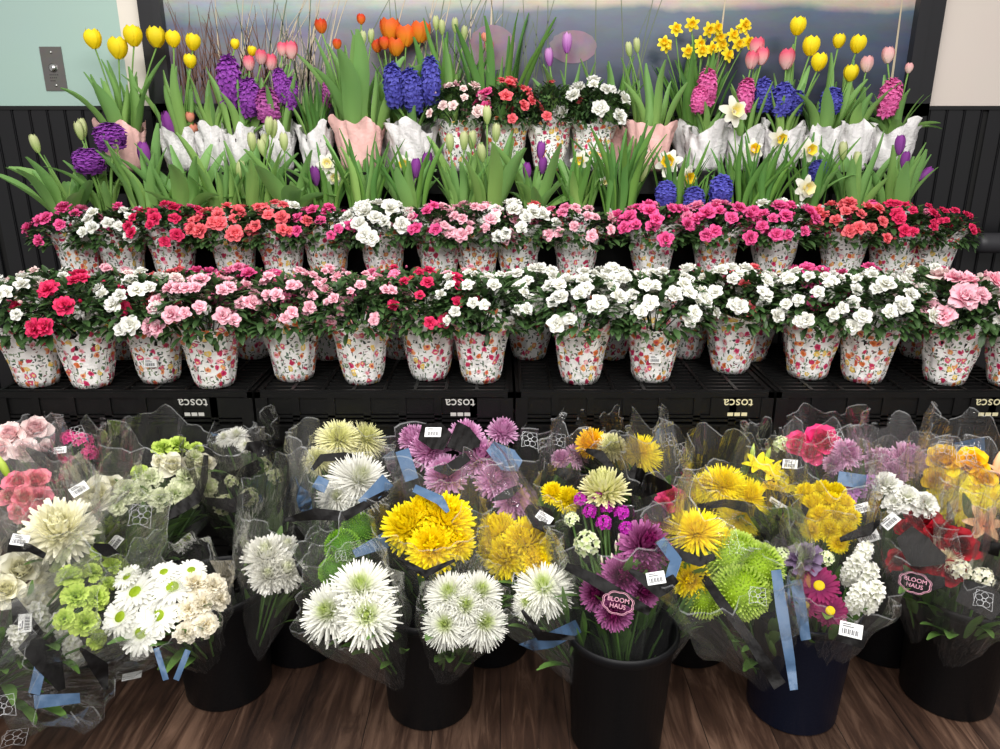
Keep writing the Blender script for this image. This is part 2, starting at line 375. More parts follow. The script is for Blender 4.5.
PROTO = {
 'spider': [spider(i, layers=12, n0=36, n1=12, W=.125) for i in range(NV)],
 'fine': [spider(10+i, layers=13, n0=40, n1=12, W=.10, el0=-.5, el1=1.45, curl0=.2, curl1=.35, L1=.6) for i in range(NV)],
 'foot': [spider(20+i, layers=13, n0=26, n1=9, W=.24, el0=-.6, el1=1.45, L0=.95, L1=.82, curl0=.8, curl1=.95, rise=.05, cup=.7) for i in range(NV)],
 'pompon': [pompon(i) for i in range(NV)], 'daisy': [daisy(i) for i in range(NV)], 'rose': [rose(i) for i in range(NV)],
 'carn': [carnation(i) for i in range(NV)], 'azalea': [azalea(i) for i in range(5)], 'bud': [bud(i) for i in range(2)],
 'tulip': [tulip(i) for i in range(NV)], 'tulipo': [tulip(9+i, .28) for i in range(NV)],
 'daff': [daffodil(i) for i in range(NV)], 'daffd': [daffodil(5+i, True) for i in range(NV)],
 'hya': [spike(i) for i in range(NV)], 'stock': [spike(30+i, 42, .36, .22, 1.9, 5, .5, -.4) for i in range(NV)],
 'cluster': [cluster(i) for i in range(NV)], 'lily': [lily(i) for i in range(NV)], 'lbud': [lilybud(0)], 'kale': [kale(i) for i in range(NV)],
}
HEART = heart(); TRUMPET = trumpet()
_cnt = {}
def proto(k):
    i = _cnt.get(k, 0); _cnt[k] = i+1; return PROTO[k][i % len(PROTO[k])]

# petal colours: (heart, tip)
PC = {
 'white': ('#dfe3bc', '#efeee6'), 'whitegreen': ('#cfe07a', '#efefe6'), 'cream': ('#f0e6c4', '#f7f0dc'), 'ivory': ('#f2efcf', '#f8f5e2'), 'paleyellow': ('#e6e6a0', '#f3efc0'),
 'yellow': ('#f8e000', '#ffee22'), 'gold': ('#f8c818', '#ffd828'), 'tulipyellow': ('#f0d410', '#ffea28'), 'lime': ('#a2c428', '#d0e670'), 'green': ('#5a9412', '#9ad13c'), 'palegreen': ('#c8da92', '#eaeecb'),
 'lilac': ('#d48fbf', '#e9b9dc'), 'pinkmum': ('#c987b3', '#efc3e0'), 'magenta': ('#a8139a', '#c42fb4'), 'purplemum': ('#7d1858', '#b56aa0'), 'winedaisy': ('#5e0a3e', '#84124f'),
 'red': ('#7c0816', '#c3162c'), 'hotrose': ('#d3125c', '#ee3f84'), 'pinkrose': ('#e0637c', '#f18ca0'), 'salmon': ('#e2445a', '#f4747c'), 'orange': ('#e8521a', '#f8963a'), 'peach': ('#f0a878', '#f8cfa0'),
 'hotpink': ('#d02a76', '#ef5f9e'), 'crimson': ('#c00f48', '#e43468'), 'pink': ('#e56a9c', '#f490b6'), 'palepink': ('#ef9cb6', '#f8c3cf'), 'blush': ('#f3cdd0', '#fbe6e2'), 'azwhite': ('#eae9d6', '#f3f3ee'),
 'tulippink': ('#f3c9c2', '#e8607c'), 'tuliporange': ('#f6a128', '#ee6a2a'), 'tulipred': ('#f0802a', '#d8401f'), 'tulippurple': ('#8d4a9c', '#8a3b96'), 'tulipgreen': ('#a9bf72', '#c9d09a'), 'tulippale': ('#f6dcd0', '#f2b6b8'), 'tulippeach': ('#e9a58a', '#e58f78'),
 'hyapurple': ('#5c2273', '#a24dbb'), 'hyablue': ('#352a80', '#5f5fc4'), 'hyapink': ('#c22a80', '#ee76b8'), 'hyamag': ('#8c2a80', '#c766b4'),
 'daffwhite': ('#eae7d0', '#f1f0e6'), 'daffyellow': ('#f8dc1a', '#fdea3a'), 'trumpyellow': ('#f4d02a', '#f8e04a'), 'trumpgold': ('#f4c414', '#f8d01e'), 'trumppale': ('#f6e48a', '#f8eeb0'),
 'kale': ('#4a2a55', '#8d7a98'), 'heartgreen': ('#9fb820', '#86a010'), 'heartyellow': ('#ecd018', '#e6c010'), 'violet': ('#b86ac0', '#d79ad8'), 'stockwhite': ('#e4e6ce', '#f0efe8'),
}
def pc(k): return petal_mat('petal '+k, *PC[k], mid=.04 if k == 'white' else .1 if k == 'whitegreen' else .5)
FNAME = {'spider': 'chrysanthemum_flower', 'fine': 'chrysanthemum_flower', 'foot': 'chrysanthemum_flower', 'pompon': 'button_chrysanthemum_flower', 'daisy': 'daisy_flower', 'rose': 'rose_flower',
 'carn': 'carnation_flower', 'stock': 'stock_flower', 'cluster': 'filler_flower', 'lily': 'lily_flower', 'lbud': 'lily_bud', 'kale': 'kale_rosette'}
# ================================================================== SETTING
YW = 1.36
def wood_mat():
    m, nt, out = newmat('dark wood planks'); L = nt.links.new
    tc = N(nt, 'ShaderNodeTexCoord'); sp = N(nt, 'ShaderNodeSeparateXYZ'); L(tc.outputs['Object'], sp.inputs[0])
    # plank index across x, staggered ends along y
    dv = N(nt, 'ShaderNodeMath', operation='DIVIDE'); dv.inputs[1].default_value = .18; L(sp.outputs[0], dv.inputs[0])
    fl = N(nt, 'ShaderNodeMath', operation='FLOOR'); L(dv.outputs[0], fl.inputs[0])
    wn = N(nt, 'ShaderNodeTexWhiteNoise'); wn.noise_dimensions = '1D'; L(fl.outputs[0], wn.inputs['W'])
    cb = N(nt, 'ShaderNodeCombineXYZ'); L(wn.outputs[0], cb.inputs[2]); 
    sc = N(nt, 'ShaderNodeVectorMath', operation='MULTIPLY'); sc.inputs[1].default_value = (15, 1.7, 1); L(tc.outputs['Object'], sc.inputs[0])
    s9 = N(nt, 'ShaderNodeVectorMath', operation='SCALE'); s9.inputs['Scale'].default_value = 37; L(cb.outputs[0], s9.inputs[0])
    ad = N(nt, 'ShaderNodeVectorMath', operation='ADD'); L(sc.outputs[0], ad.inputs[0]); L(s9.outputs[0], ad.inputs[1])
    g = N(nt, 'ShaderNodeTexNoise', Scale=1.6, Detail=8.0, Roughness=.62, Distortion=1.6); L(ad.outputs[0], g.inputs['Vector'])
    g2 = N(nt, 'ShaderNodeTexNoise', Scale=.5, Detail=3.0, Distortion=.6); L(ad.outputs[0], g2.inputs['Vector'])
    mm = N(nt, 'ShaderNodeMixRGB'); mm.inputs[0].default_value = .45; L(g.outputs['Fac'], mm.inputs[1]); L(g2.outputs['Fac'], mm.inputs[2])
    rp = N(nt, 'ShaderNodeValToRGB'); e = rp.color_ramp.elements
    e[0].position = .36; e[0].color = lin('#1c100b'); e[1].position = .66; e[1].color = lin('#745a4a')
    q = e.new(.5); q.color = lin('#3e2b21'); L(mm.outputs[0], rp.inputs[0])
    fr = N(nt, 'ShaderNodeMath', operation='FRACT'); L(dv.outputs[0], fr.inputs[0])
    gp = N(nt, 'ShaderNodeMath', operation='COMPARE'); gp.inputs[1].default_value = 0.0; gp.inputs[2].default_value = .012; L(fr.outputs[0], gp.inputs[0])
    hv = N(nt, 'ShaderNodeHueSaturation'); mr = N(nt, 'ShaderNodeMapRange'); mr.inputs[3].default_value = .75; mr.inputs[4].default_value = 1.2; L(wn.outputs[0], mr.inputs[0]); L(mr.outputs[0], hv.inputs['Value']); L(rp.outputs[0], hv.inputs['Color'])
    mx = N(nt, 'ShaderNodeMixRGB'); mx.inputs[2].default_value = lin('#0d0806'); L(gp.outputs[0], mx.inputs[0]); L(hv.outputs[0], mx.inputs[1])
    b = N(nt, 'ShaderNodeBsdfPrincipled'); b.inputs['Roughness'].default_value = .48; L(mx.outputs[0], b.inputs['Base Color'])
    bp = N(nt, 'ShaderNodeBump', Strength=.2, Distance=.004); L(g.outputs['Fac'], bp.inputs['Height']); L(bp.outputs[0], b.inputs['Normal'])
    L(b.outputs[0], out.inputs[0]); return m
mb = MB(); mb.box(-3.2, 3.2, -3.2, YW+.05, -.06, 0); struct(link('floor', mb.mesh('floor', [wood_mat()], False)))
ZW = at(500, 107, YW).z
# beadboard: black panels with round beads in grooves, panel seams at both sides
BEAD = plain('black beadboard paint', '#141417', .38, noise=.25, nscale=8)
def beadboard(x0, x1):
    V = []; prof = []; x = x0; p = .077
    while x < x1-1e-6:
        w = min(p, x1-x)
        prof += [(x, 0), (x+w*.80, 0), (x+w*.83, .005), (x+w*.86, .003), (x+w*.885, -.004), (x+w*.915, -.004), (x+w*.94, .003), (x+w*.97, .005)]
        x += p
    prof.append((x1, 0)); mb_ = MB(); n = len(prof)
    V = [(a, YW-.012+b, z) for z in (0.0, ZW-.012) for a, b in prof]
    mb_.add(V, [(i, i+1, n+i+1, n+i) for i in range(n-1)])
    return mb_
xs = [-3.2, at(3, 240, YW).x, at(972, 180, YW).x, 3.2]
mb = MB(); mb.box(-3.2, 3.2, YW, YW+.1, 0, 2.9); 
struct(link('wall_back', mb.mesh('wall_back', [plain('black wall core', '#0a0a0a', .7)], False)))
for i in range(3):
    mb = beadboard(xs[i]+.012*(i > 0), xs[i+1]-.012*(i < 2)); struct(link('wall_back_wainscot', mb.mesh('wainscot', [BEAD], False)))
mb = MB(); mb.box(-3.2, 3.2, YW-.02, YW, ZW-.012, ZW+.004); struct(link('trim_1', mb.mesh('cap', [plain('black cap trim', '#0c0c0d', .45)], False)))
XM = at(118, 0, YW).x; XF0 = at(143, 0, YW).x; XF1 = at(939, 0, YW).x
mb = MB(); mb.box(-3.2, XM, YW-.012, YW, ZW+.004, 2.9); struct(link('wall_back_mint', mb.mesh('wall_mint', [plain('mint wall panel', '#a8c3ba', .5, noise=.05, nscale=4)], False)))
mb = MB(); mb.box(XM, XF0+.02, YW-.016, YW, ZW+.004, 2.9); struct(link('trim_2', mb.mesh('strip', [plain('cream wall trim', '#e6ded2', .6)], False)))
mb = MB(); mb.box(XF1-.02, 3.2, YW-.012, YW, ZW+.004, 2.9); struct(link('wall_back_beige', mb.mesh('wall_beige', [plain('beige wall paint', '#d3c8bf', .6, noise=.04, nscale=5)], False)))

# framed mural behind glass
XI0 = at(166, 0, YW).x; XI1 = at(912, 0, YW).x; ZB = at(500, 116, YW-.04).z; ZI = ZB+.05; ZT = 2.75
mur = root('framed_mural', 'long black framed glossy landscape mural mounted on the wall above the tulips', 'mural', (0, YW-.012, ZB))
FR = plain('black mural frame', '#17171b', .4)
fr = MB()
for a in ((XF0, XI0, ZB, ZT), (XI1, XF1, ZB, ZT), (XF0, XF1, ZB, ZI), (XF0, XF1, ZT-.06, ZT)):
    fr.box(a[0], a[1], -.05, 0.0, a[2]-ZB, a[3]-ZB)
for a in ((XI0-.035, XI0, ZI, ZT), (XI1, XI1+.05, ZI, ZT)):
    fr.box(a[0], a[1], -.062, -.05, a[2]-ZB, a[3]-ZB)
link('frame', fr.mesh('frame', [FR], False), mur)
def mural_mat():
    m, nt, out = newmat('mural print'); L = nt.links.new
    tc = N(nt, 'ShaderNodeTexCoord'); sp = N(nt, 'ShaderNodeSeparateXYZ'); L(tc.outputs['Object'], sp.inputs[0])
    n1 = N(nt, 'ShaderNodeTexNoise', Scale=2.2, Detail=6.0, Distortion=.4); L(tc.outputs['Object'], n1.inputs['Vector'])
    def ramp(src, stops):
        r = N(nt, 'ShaderNodeValToRGB'); e = r.color_ramp.elements
        e[0].position, e[0].color = stops[0][0], lin(stops[0][1]); e[1].position, e[1].color = stops[1][0], lin(stops[1][1])
        for p, c in stops[2:]: q = e.new(p); q.color = lin(c)
        L(src, r.inputs[0]); return r.outputs[0]
    # height with ragged edge
    md = N(nt, 'ShaderNodeMath', operation='MULTIPLY_ADD'); md.inputs[1].default_value = .13; L(n1.outputs['Fac'], md.inputs[0]); L(sp.outputs[2], md.inputs[2])
    mr = N(nt, 'ShaderNodeMapRange'); mr.inputs[1].default_value = .0; mr.inputs[2].default_value = .62; L(md.outputs[0], mr.inputs[0])
    left = ramp(mr.outputs[0], [(0, '#574c56'), (.35, '#6e6370'), (.5, '#776e7c'), (.68, '#62687a'), (.8, '#93a09f'), (1, '#b3a7a6')])
    right = ramp(mr.outputs[0], [(0, '#23263a'), (.35, '#2a3148'), (.6, '#3c475c'), (.77, '#4d5c6c'), (.815, '#a89c8c'), (.9, '#c4b6a4'), (1, '#cfc4b8')])
    mx = N(nt, 'ShaderNodeMapRange'); mx.inputs[1].default_value = -.9; mx.inputs[2].default_value = .3; L(sp.outputs[0], mx.inputs[0])
    mix = N(nt, 'ShaderNodeMixRGB'); L(mx.outputs[0], mix.inputs[0]); L(left, mix.inputs[1]); L(right, mix.inputs[2])
    n2 = N(nt, 'ShaderNodeTexNoise', Scale=5.0, Detail=8.0, Roughness=.7); mp = N(nt, 'ShaderNodeMapping'); mp.inputs['Scale'].default_value = (1, 1, 3); L(tc.outputs['Object'], mp.inputs[0]); L(mp.outputs[0], n2.inputs['Vector'])
    ov = N(nt, 'ShaderNodeMixRGB', blend_type='OVERLAY'); ov.inputs[0].default_value = .55; L(mix.outputs[0], ov.inputs[1]); L(n2.outputs['Color'], ov.inputs[2])
    b = N(nt, 'ShaderNodeBsdfPrincipled'); b.inputs['Roughness'].default_value = .4; b.inputs['Coat Weight'].default_value = .35; b.inputs['Coat Roughness'].default_value = .08; L(ov.outputs[0], b.inputs['Base Color'])
    L(b.outputs[0], out.inputs[0]); return m
mb = MB(); mb.box(XI0-.01, XI1+.01, -.02, -.005, ZI-ZB-.01, ZT-ZB-.05)
pr = link('landscape_print', mb.mesh('print', [mural_mat()], False), mur)
# printed grasses and seed heads of the mural
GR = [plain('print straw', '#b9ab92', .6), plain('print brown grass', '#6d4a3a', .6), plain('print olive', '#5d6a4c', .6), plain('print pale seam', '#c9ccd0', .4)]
mb = MB(); rg = random.Random(3)
def strand(x, z0, x1, z1, w, mat):
    k = 6; V = []
    for i in range(k+1):
        f = i/k; xx = lerp(x, x1, f**1.5); zz = lerp(z0, z1, f); ww = w*(1-.7*f)
        V += [(xx-ww, -.0215, zz), (xx+ww, -.0215, zz)]
    mb.add(V, [(2*i, 2*i+1, 2*i+3, 2*i+2) for i in range(k)], mat=mat)
for i in range(150):
    x = lerp(XI0+.03, -.75, rg.random()); z0 = ZI-ZB+rg.uniform(0, .1); h = rg.uniform(.1, .34)
    strand(x, z0, x+rg.uniform(-.1, .1), z0+h, .0022, 1 if x < -.98 else rg.choice((0, 2)))
for i in range(34):
    x = rg.uniform(-1.2, -.1); z0 = ZI-ZB; strand(x, z0, x+rg.uniform(-.03, .22), z0+rg.uniform(.35, .6), .0035, rg.choice((0, 0, 2)))
for i in range(26):
    x = rg.uniform(-.25, .6); z0 = ZI-ZB; strand(x, z0, x+rg.uniform(-.1, .12), z0+rg.uniform(.25, .5), .003, 2)
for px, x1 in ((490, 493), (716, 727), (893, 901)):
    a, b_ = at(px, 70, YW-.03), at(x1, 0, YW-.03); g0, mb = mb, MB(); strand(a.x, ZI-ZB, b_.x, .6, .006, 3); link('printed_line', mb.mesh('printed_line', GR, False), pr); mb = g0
link('printed_grass', mb.mesh('printed_grass', GR, False), pr)
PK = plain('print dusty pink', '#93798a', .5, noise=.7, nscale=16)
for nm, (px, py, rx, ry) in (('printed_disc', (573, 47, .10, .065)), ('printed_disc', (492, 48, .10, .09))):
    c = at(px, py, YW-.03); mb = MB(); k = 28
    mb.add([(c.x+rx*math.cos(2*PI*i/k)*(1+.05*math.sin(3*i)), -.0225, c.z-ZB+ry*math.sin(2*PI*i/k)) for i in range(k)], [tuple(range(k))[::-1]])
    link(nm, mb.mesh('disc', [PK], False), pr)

# steel key switch plate on the mint panel
c = at(54, 69, YW-.012); STEEL = plain('brushed steel', '#8d8a86', .38, .9, noise=.2, nscale=40)
sw = root('switch_plate', 'brushed steel switch plate with a round key switch on the mint wall panel', 'switch', (c.x, YW-.012, c.z))
mb = MB(); mb.box(-.046, .046, -.005, 0, -.088, .088); o = link('plate', mb.mesh('plate', [STEEL], False), sw)
mb = MB()
mb.lathe([(.018, 0), (.018, .004), (.014, .007), (.012, .012), (.001, .012)], 24); o = link('key_switch', mb.mesh('key', [plain('bright steel', '#d8d8d6', .25, 1)]), sw)
o.rotation_euler = (PI/2, 0, 0); o.location = (0, -.005, .004)
for z in (.066, -.066):
    mb = MB(); mb.lathe([(.006, 0), (.006, .002), (.001, .003)], 16); o = link('screw', mb.mesh('screw', [plain('screw steel', '#c9c9c6', .3, 1)]), sw); o.rotation_euler = (PI/2, 0, 0); o.location = (0, -.005, z)
mb = MB()
for i in range(3):
    for k in range(5-i): mb.box(-.02+.008*k, -.0155+.008*k, -.0056, -.005, -.026-.012*i, -.021-.012*i)
link('printed_lettering', mb.mesh('lettering', [plain('switch ink', '#3c3a39', .6)], False), sw)

# handrail end on the wainscot
c = at(978, 243, YW-.14); rl = root('wall_handrail', 'thick round dark grey handrail end fixed to the black wainscot', 'handrail', (c.x, YW-.14, c.z))
GRR = plain('dark grey vinyl rail', '#2c2c30', .5)
mb = MB(); mb.lathe([(.001, -.012), (.03, -.012), (.042, 0), (.045, .02), (.045, 1.3)], 24); o = link('rail', mb.mesh('rail', [GRR]), rl); o.rotation_euler = (0, PI/2, 0)
mb = MB(); mb.box(.18, .24, .03, .128, -.03, .03); link('bracket', mb.mesh('bracket', [GRR], False), rl)

# ================================================================== CRATES AND RACK
ZA, ZB2, ZC, ZD = .78, .99, 1.125, 1.37
CW, CDP, CH = .772, .56, .259
def crate_body():
    mb = MB(); w, d, h = CW/2, CDP, CH
    # front/back walls are framed by ribs with open slots; z=h is the crate's upturned base
    for (y0, y1, s) in ((0, .018, 1), (d-.018, d, -1)):
        mb.box(-w, w, y0, y1, h-.022, h-.004)           # base rim
        mb.box(-w, w, y0+.006*s if s > 0 else y0, y1 if s > 0 else y1-.006, h-.075, h-.022)
        for x in np.linspace(-w+.012, w-.012, 8): mb.box(x-.011, x+.011, y0, y1, h-.112, h-.022)
        mb.box(.2, .36, y0, y1, h-.078, h-.02); mb.box(-w, w, y0, y1, h-.085, h-.078); mb.box(-w, w, y0, y1, h-.098, h-.091); mb.box(-w, w, y0, y1, h-.116, h-.108)
        mb.box(-w+.03, w-.03, y0+.008*(s > 0), y1-.008*(s < 0), .02, h-.116)
        mb.box(-w, w, y0, y1, 0, .024)
        for x in (-w+.018, w-.018): mb.box(x-.018, x+.018, y0-(.004 if s > 0 else 0), y1+(.004 if s < 0 else 0), 0, h-.022)
        for x in (-.24, -.08, .08, .24): mb.box(x-.007, x+.007, y0+.002, y1, .02, h-.116)
        for x in (-.3, -.16, 0, .16, .3): mb.lathe([(.012, 0), (.016, .0), (.016, .004)], 12) if False else None
    for x0, x1 in ((-w, -w+.016), (w-.016, w)):
        mb.box(x0, x1, 0, d, .13, h-.022); mb.box(x0, x1, 0, d, 0, .06)
        for y in np.linspace(.02, d-.02, 6): mb.box(x0, x1, y-.014, y+.014, .06, .13)
        mb.box(x0, x1, 0, d, h-.022, h-.004)
    return mb.mesh('crate_body', [BLACK_PL], False)
def crate_base():
    mb = MB(); w, d, h = CW/2-.012, CDP, CH
    mb.box(-w, w, .012, d-.012, h-.03, h-.022)
    for y in np.linspace(.012, d-.012, 17): mb.box(-w, w, y-.0045, y+.0045, h-.022, h)
    for x in np.linspace(-w+.005, w-.005, 9): mb.box(x-.005, x+.005, .008, d-.008, h-.022, h+.0015)
    return mb.mesh('crate_base_grid', [BLACK_PL], False)
def text_mesh(txt, size, name, mat):
    cu = bpy.data.curves.new('lettering', 'FONT'); cu.body = txt; cu.size = size; cu.align_x = 'CENTER'; cu.align_y = 'CENTER'; cu.extrude = .0004; cu.resolution_u = 3
    o = bpy.data.objects.new('tmp_text', cu); COL.objects.link(o); bpy.context.view_layer.update()
    me = bpy.data.meshes.new_from_object(o.evaluated_get(bpy.context.evaluated_depsgraph_get())); me.name = name
    bpy.data.objects.remove(o); bpy.data.curves.remove(cu); me.materials.clear(); me.materials.append(mat); return me
def logo(mat):
    me = text_mesh('tosca', .042, 'crate_logo', mat); me2 = bpy.data.meshes.new('crate_logo')
    V = [tuple(v.co) for v in me.vertices]; F = [tuple(p.vertices) for p in me.polygons]
    for k in range(3):                                     # little boxed mark under the word
        x0 = -.03+.021*k; b = len(V)
        V += [(x0, .03, .0004), (x0+.017, .03, .0004), (x0+.017, .041, .0004), (x0, .041, .0004)]; F.append((b, b+1, b+2, b+3))
    me2.from_pydata(V, [], F); me2.materials.append(mat); return me2
CB, CG = crate_body(), crate_base(); LG = {0: logo(LOGO_W), 1: logo(LOGO_Y)}
edges = [-1.517, -.737, .043, .823]
clab = ['black slotted plastic crate under the white azalea beside the crimson one',
        'black slotted plastic crate under the mostly green and the scattered red azaleas',
        'black slotted plastic crate with a cream inverted logo below the white double azaleas',
        'black slotted plastic crate under the blush double azalea near the handrail']
for k in range(3):
    for i in range(4):
        lab = clab[i] if k == 0 else ('second crate down, below the ' if k == 1 else 'bottom crate on the floor, two below the ')+clab[i][6:]
        if k: lab = ' '.join(lab.split()[:16])
        r = root('plastic_crate', lab, 'crate', (edges[i]+.39, 0, ZA-CH-.26*k), 'upturned black crates stacked along the floor')
        link('crate_body', CB, r); link('base_grid', CG, r)
        if k == 0:
            px = (193, 460, 738, 990)[i]; p = at(px, 403, 0)
            o = link('printed_logo', LG[1 if i > 1 else 0], r); o.rotation_euler = (PI/2, PI, 0); o.location = (p.x-r.location.x, -.0012, p.z-r.location.z)
RX = 1.66
def shelf_mesh(y0, y1, z):
    mb = MB(); mb.box(-RX, RX, y0, y1, z-.02, z-.006)
    for y in np.linspace(y0+.01, y1-.01, 9): mb.box(-RX, RX, y-.008, y+.008, z-.006, z)
    mb.box(-RX, RX, y0-.006, y0, z-.085, z); mb.box(-RX, RX, y0-.009, y0, z-.012, z-.004)
    return mb.mesh('shelf', [RACK], False)
rk = root('tiered_display_rack', 'black stepped display rack carrying the three upper rows of potted flowers', 'rack', (0, 0, 0))
for y0, y1, z in ((.575, .835, ZB2), (.835, 1.0, ZC), (1.0, 1.335, ZD)): link('shelf', shelf_mesh(y0, y1, z), rk)
for x in (-RX+.02, 0, RX-.02):
    for y, z in ((.60, ZB2), (.86, ZC), (1.03, ZD), (1.31, ZD)):
        mb = MB(); mb.box(x-.018, x+.018, y-.018, y+.018, 0, z-.02); link('leg', mb.mesh('leg', [RACK], False), rk)
for y, z in ((.828, ZB2), (.99, ZC)):
    mb = MB(); mb.box(-RX, RX, y, y+.006, z, z+.11); link('riser_panel', mb.mesh('riser', [RACK], False), rk)

# ================================================================== POT WRAPS
def wrap(seed, style, r0=.057, r1=.088, h=.185, pts=5):
    r = random.Random(seed); NU, NVV = 60, 11; mb = MB(); ph = [r.uniform(0, 6) for _ in range(8)]
    V = []; uvs = []
    amp = dict(floral=.022, grey=.028, pink=.026)[style]; cr = dict(floral=.0028, grey=.0048, pink=.003)[style]
    def rim(u): 
        t = .5+.5*math.cos(pts*u+ph[0])
        return h+amp*(t**2*1.3-.35)+amp*.5*math.sin(2*u+ph[1])+amp*.25*math.sin(9*u+ph[2])
    flute = r.randint(9, 13)
    for i in range(NVV):
        f = i/(NVV-1)
        for j in range(NU+1):
            u = 2*PI*(j % NU)/NU; zz = f*rim(u)
            rr = lerp(r0, r1, min(1, zz/h))
            if i == 0: rr = r0*.93
            if zz > h*.86: rr += (zz-h*.86)*((.4 if style == 'floral' else .12)+.3*math.sin(5*u+ph[3]))
            rr += cr*(math.sin(flute*u+ph[4]+zz*14)+.8*math.sin((flute*2+3)*u+ph[5]-zz*40)+.9*math.sin(7*u+zz*60+ph[6]))*(.35+f)
            V.append((rr*math.cos(u), rr*math.sin(u), zz)); uvs.append((2*PI*j/NU*.08, zz))
    k = NU+1
    F = [(i*k+j, i*k+j+1, (i+1)*k+j+1, (i+1)*k+j) for i in range(NVV-1) for j in range(NU)]
    nb = len(V); V.append((0, 0, .001)); uvs.append((0, 0)); F += [(j+1, j, nb) for j in range(NU)]
    mb.add(V, F); me = mb.mesh('paper_wrap', [dict(floral=FLORAL, grey=PAPER_G, pink=PAPER_P)[style]])
    ul = me.uv_layers.new(name='UVMap'); li = [v for p in F for v in p]
    ul.data.foreach_set('uv', np.array([uvs[v] for v in li], np.float32).ravel())
    return me
WR = {'floral': [wrap(i, 'floral', pts=3+i % 4) for i in range(7)], 'grey': [wrap(20+i, 'grey', .062, .083, .165, 3+i % 3) for i in range(5)],
      'pink': [wrap(40+i, 'pink', .062, .088, .175, 3+i % 2) for i in range(3)]}
mb = MB(); mb.lathe([(.074, .125), (.076, .14), (.05, .146), (.001, .147)], 24); SOILM = mb.mesh('soil', [SOIL])
mb = MB(); mb.add([(-.014, 0, -.009), (.014, 0, -.009), (.014, 0, .009), (-.014, 0, .009)], [(0, 1, 2, 3)])
mb.box(-.0145, .0145, 0.0002, .0012, -.0095, .0095)
for i in range(9): mb.box(-.011+.0024*i, -.0098+.0024*i+.0006*(i % 2), -.0006, -.0001, -.0065, .0005, 1)
for i in range(2): mb.box(-.011, .004-.004*i, -.0006, -.0001, .003+.0028*i, .0045+.0028*i, 1)
PRICE = mb.mesh('price_label', [WHITE_L, GREY_L], False)
def tag_on_wrap(r, u, z, s, rad=.082, tilt=.0):
    o = link('price_label', PRICE, r); o.location = (rad*math.cos(u), rad*math.sin(u), z); o.rotation_euler = (-.12, tilt, u+PI/2); o.scale = (s, s, s)

# ================================================================== AZALEAS
def leafset(seed, n, rx, rz, z0, zmin=-.4, size=.032):
    r = random.Random(seed); mb = MB()
    for i in range(n):
        u = r.uniform(0, 2*PI); zz = r.uniform(zmin, 1); q = math.sqrt(max(0, 1-zz*zz)); k = r.uniform(.72, 1.0)**.5
        p = np.array([rx*q*k*math.cos(u), rx*q*k*math.sin(u), z0+rz*zz*k])
        d = Vector((math.cos(u)*q+r.uniform(-.7, .7), math.sin(u)*q+r.uniform(-.7, .7), zz*.7+r.uniform(-.6, .5))).normalized()
        L = size*r.uniform(.7, 1.3); side = d.cross(Vector((0, 0, 1))).normalized(); nn = side.cross(d)
        V, F, T = petal(L, L*.45, 3, 2, -.5, .35, 'lance', rng=r)
        M = np.array([list(d), list(side), list(nn)])
        mb.add(V @ M + p, F, T*.6+r.uniform(0, .4))
    for i in range(14):
        u = r.uniform(0, 2*PI); q = r.uniform(.3, .9); mb.tube([(0, 0, .13), (rx*q*.5*math.cos(u), rx*q*.5*math.sin(u), z0), (rx*q*math.cos(u), rx*q*math.sin(u), z0+rz*.5)], .0022, 4, t=.1)
    return mb.mesh('azalea_foliage', [LEAF_DK])
AZF = [leafset(i, 520, .158, .115, .212, zmin=-.22, size=.037) for i in range(5)]
def azalea_plant(label, x, y, z, cols, n, s=1.0, size=.026, group='', buds=3, wr=None, tag=None, lean=0, pot='floral', rs=1.0, bias=0.35):
    r = root('azalea_plant', label, 'potted azalea', (x, y, z), group); r.rotation_euler = (0, 0, R_.uniform(-.6, .6) if tag is None else 0)
    i = int(R_.random()*97); w = WR[pot][i % len(WR[pot])]
    link('paper_wrap', w, r); link('soil', SOILM, r)
    f = link('foliage', AZF[i % 5], r); f.scale = (rs, rs, s); f.rotation_euler = (0, 0, R_.uniform(0, 6))
    ga = PI*(3-5**.5); tot = sum(c[1] for c in cols); acc = []
    for c, wgt in cols: acc += [c]*max(1, round(n*wgt/tot))
    # colours come in sprays: each colour gathers round its own spot of the crown
    ctr = {c: (-PI/2+R_.uniform(-.5, .5) if j == 0 else R_.uniform(-.3, PI+.3)) for j, (c, _) in enumerate(cols)}
    k = 0; ph = R_.uniform(0, 6)
    n = int(n*1.3); ns = (n+buds)//2+1
    for q in range(n+buds):
        fz = (q//2+.5)/ns; zz = 1-.9*fz; u = (q//2)*ga+ph+(q % 2)*size*.95/.16/math.sqrt(max(.12, 1-zz*zz))
        ux, uy = math.cos(u), math.sin(u)
        zz += R_.uniform(-.1, .1)+(q % 2)*.06; zz = min(.99, zz); qq = math.sqrt(1-zz*zz)
        px, py, pz = .168*rs*qq*ux, .168*rs*qq*uy-.012, (.20+.145*zz)*s
        px += R_.uniform(-.012, .012); pz += R_.uniform(-.008, .012)
        nrm = Vector((qq*ux, qq*uy-bias, zz*.9+.35)).normalized()
        if q % ((n+buds)//max(1, buds)+1) == 3 and buds:
            c = acc[k % len(acc)]; o = link('bud', proto('bud'), r, pc(c), mw=frame((px, py, pz), nrm, size*.42))
        else:
            c = min(cols, key=lambda a: abs(((u-ctr[a[0]]+PI) % (2*PI))-PI)/a[1]+R_.uniform(0, .9))[0] if len(cols) > 1 else cols[0][0]
            o = link('bloom', proto('azalea'), r, pc(c), mw=frame((px, py, pz), nrm, size*R_.uniform(.72, 1.15)))
            k += 1
    if tag: tag_on_wrap(r, -PI/2+tag[0], tag[1], tag[2])
    return r
G1 = 'azaleas along the front edge of the crates'
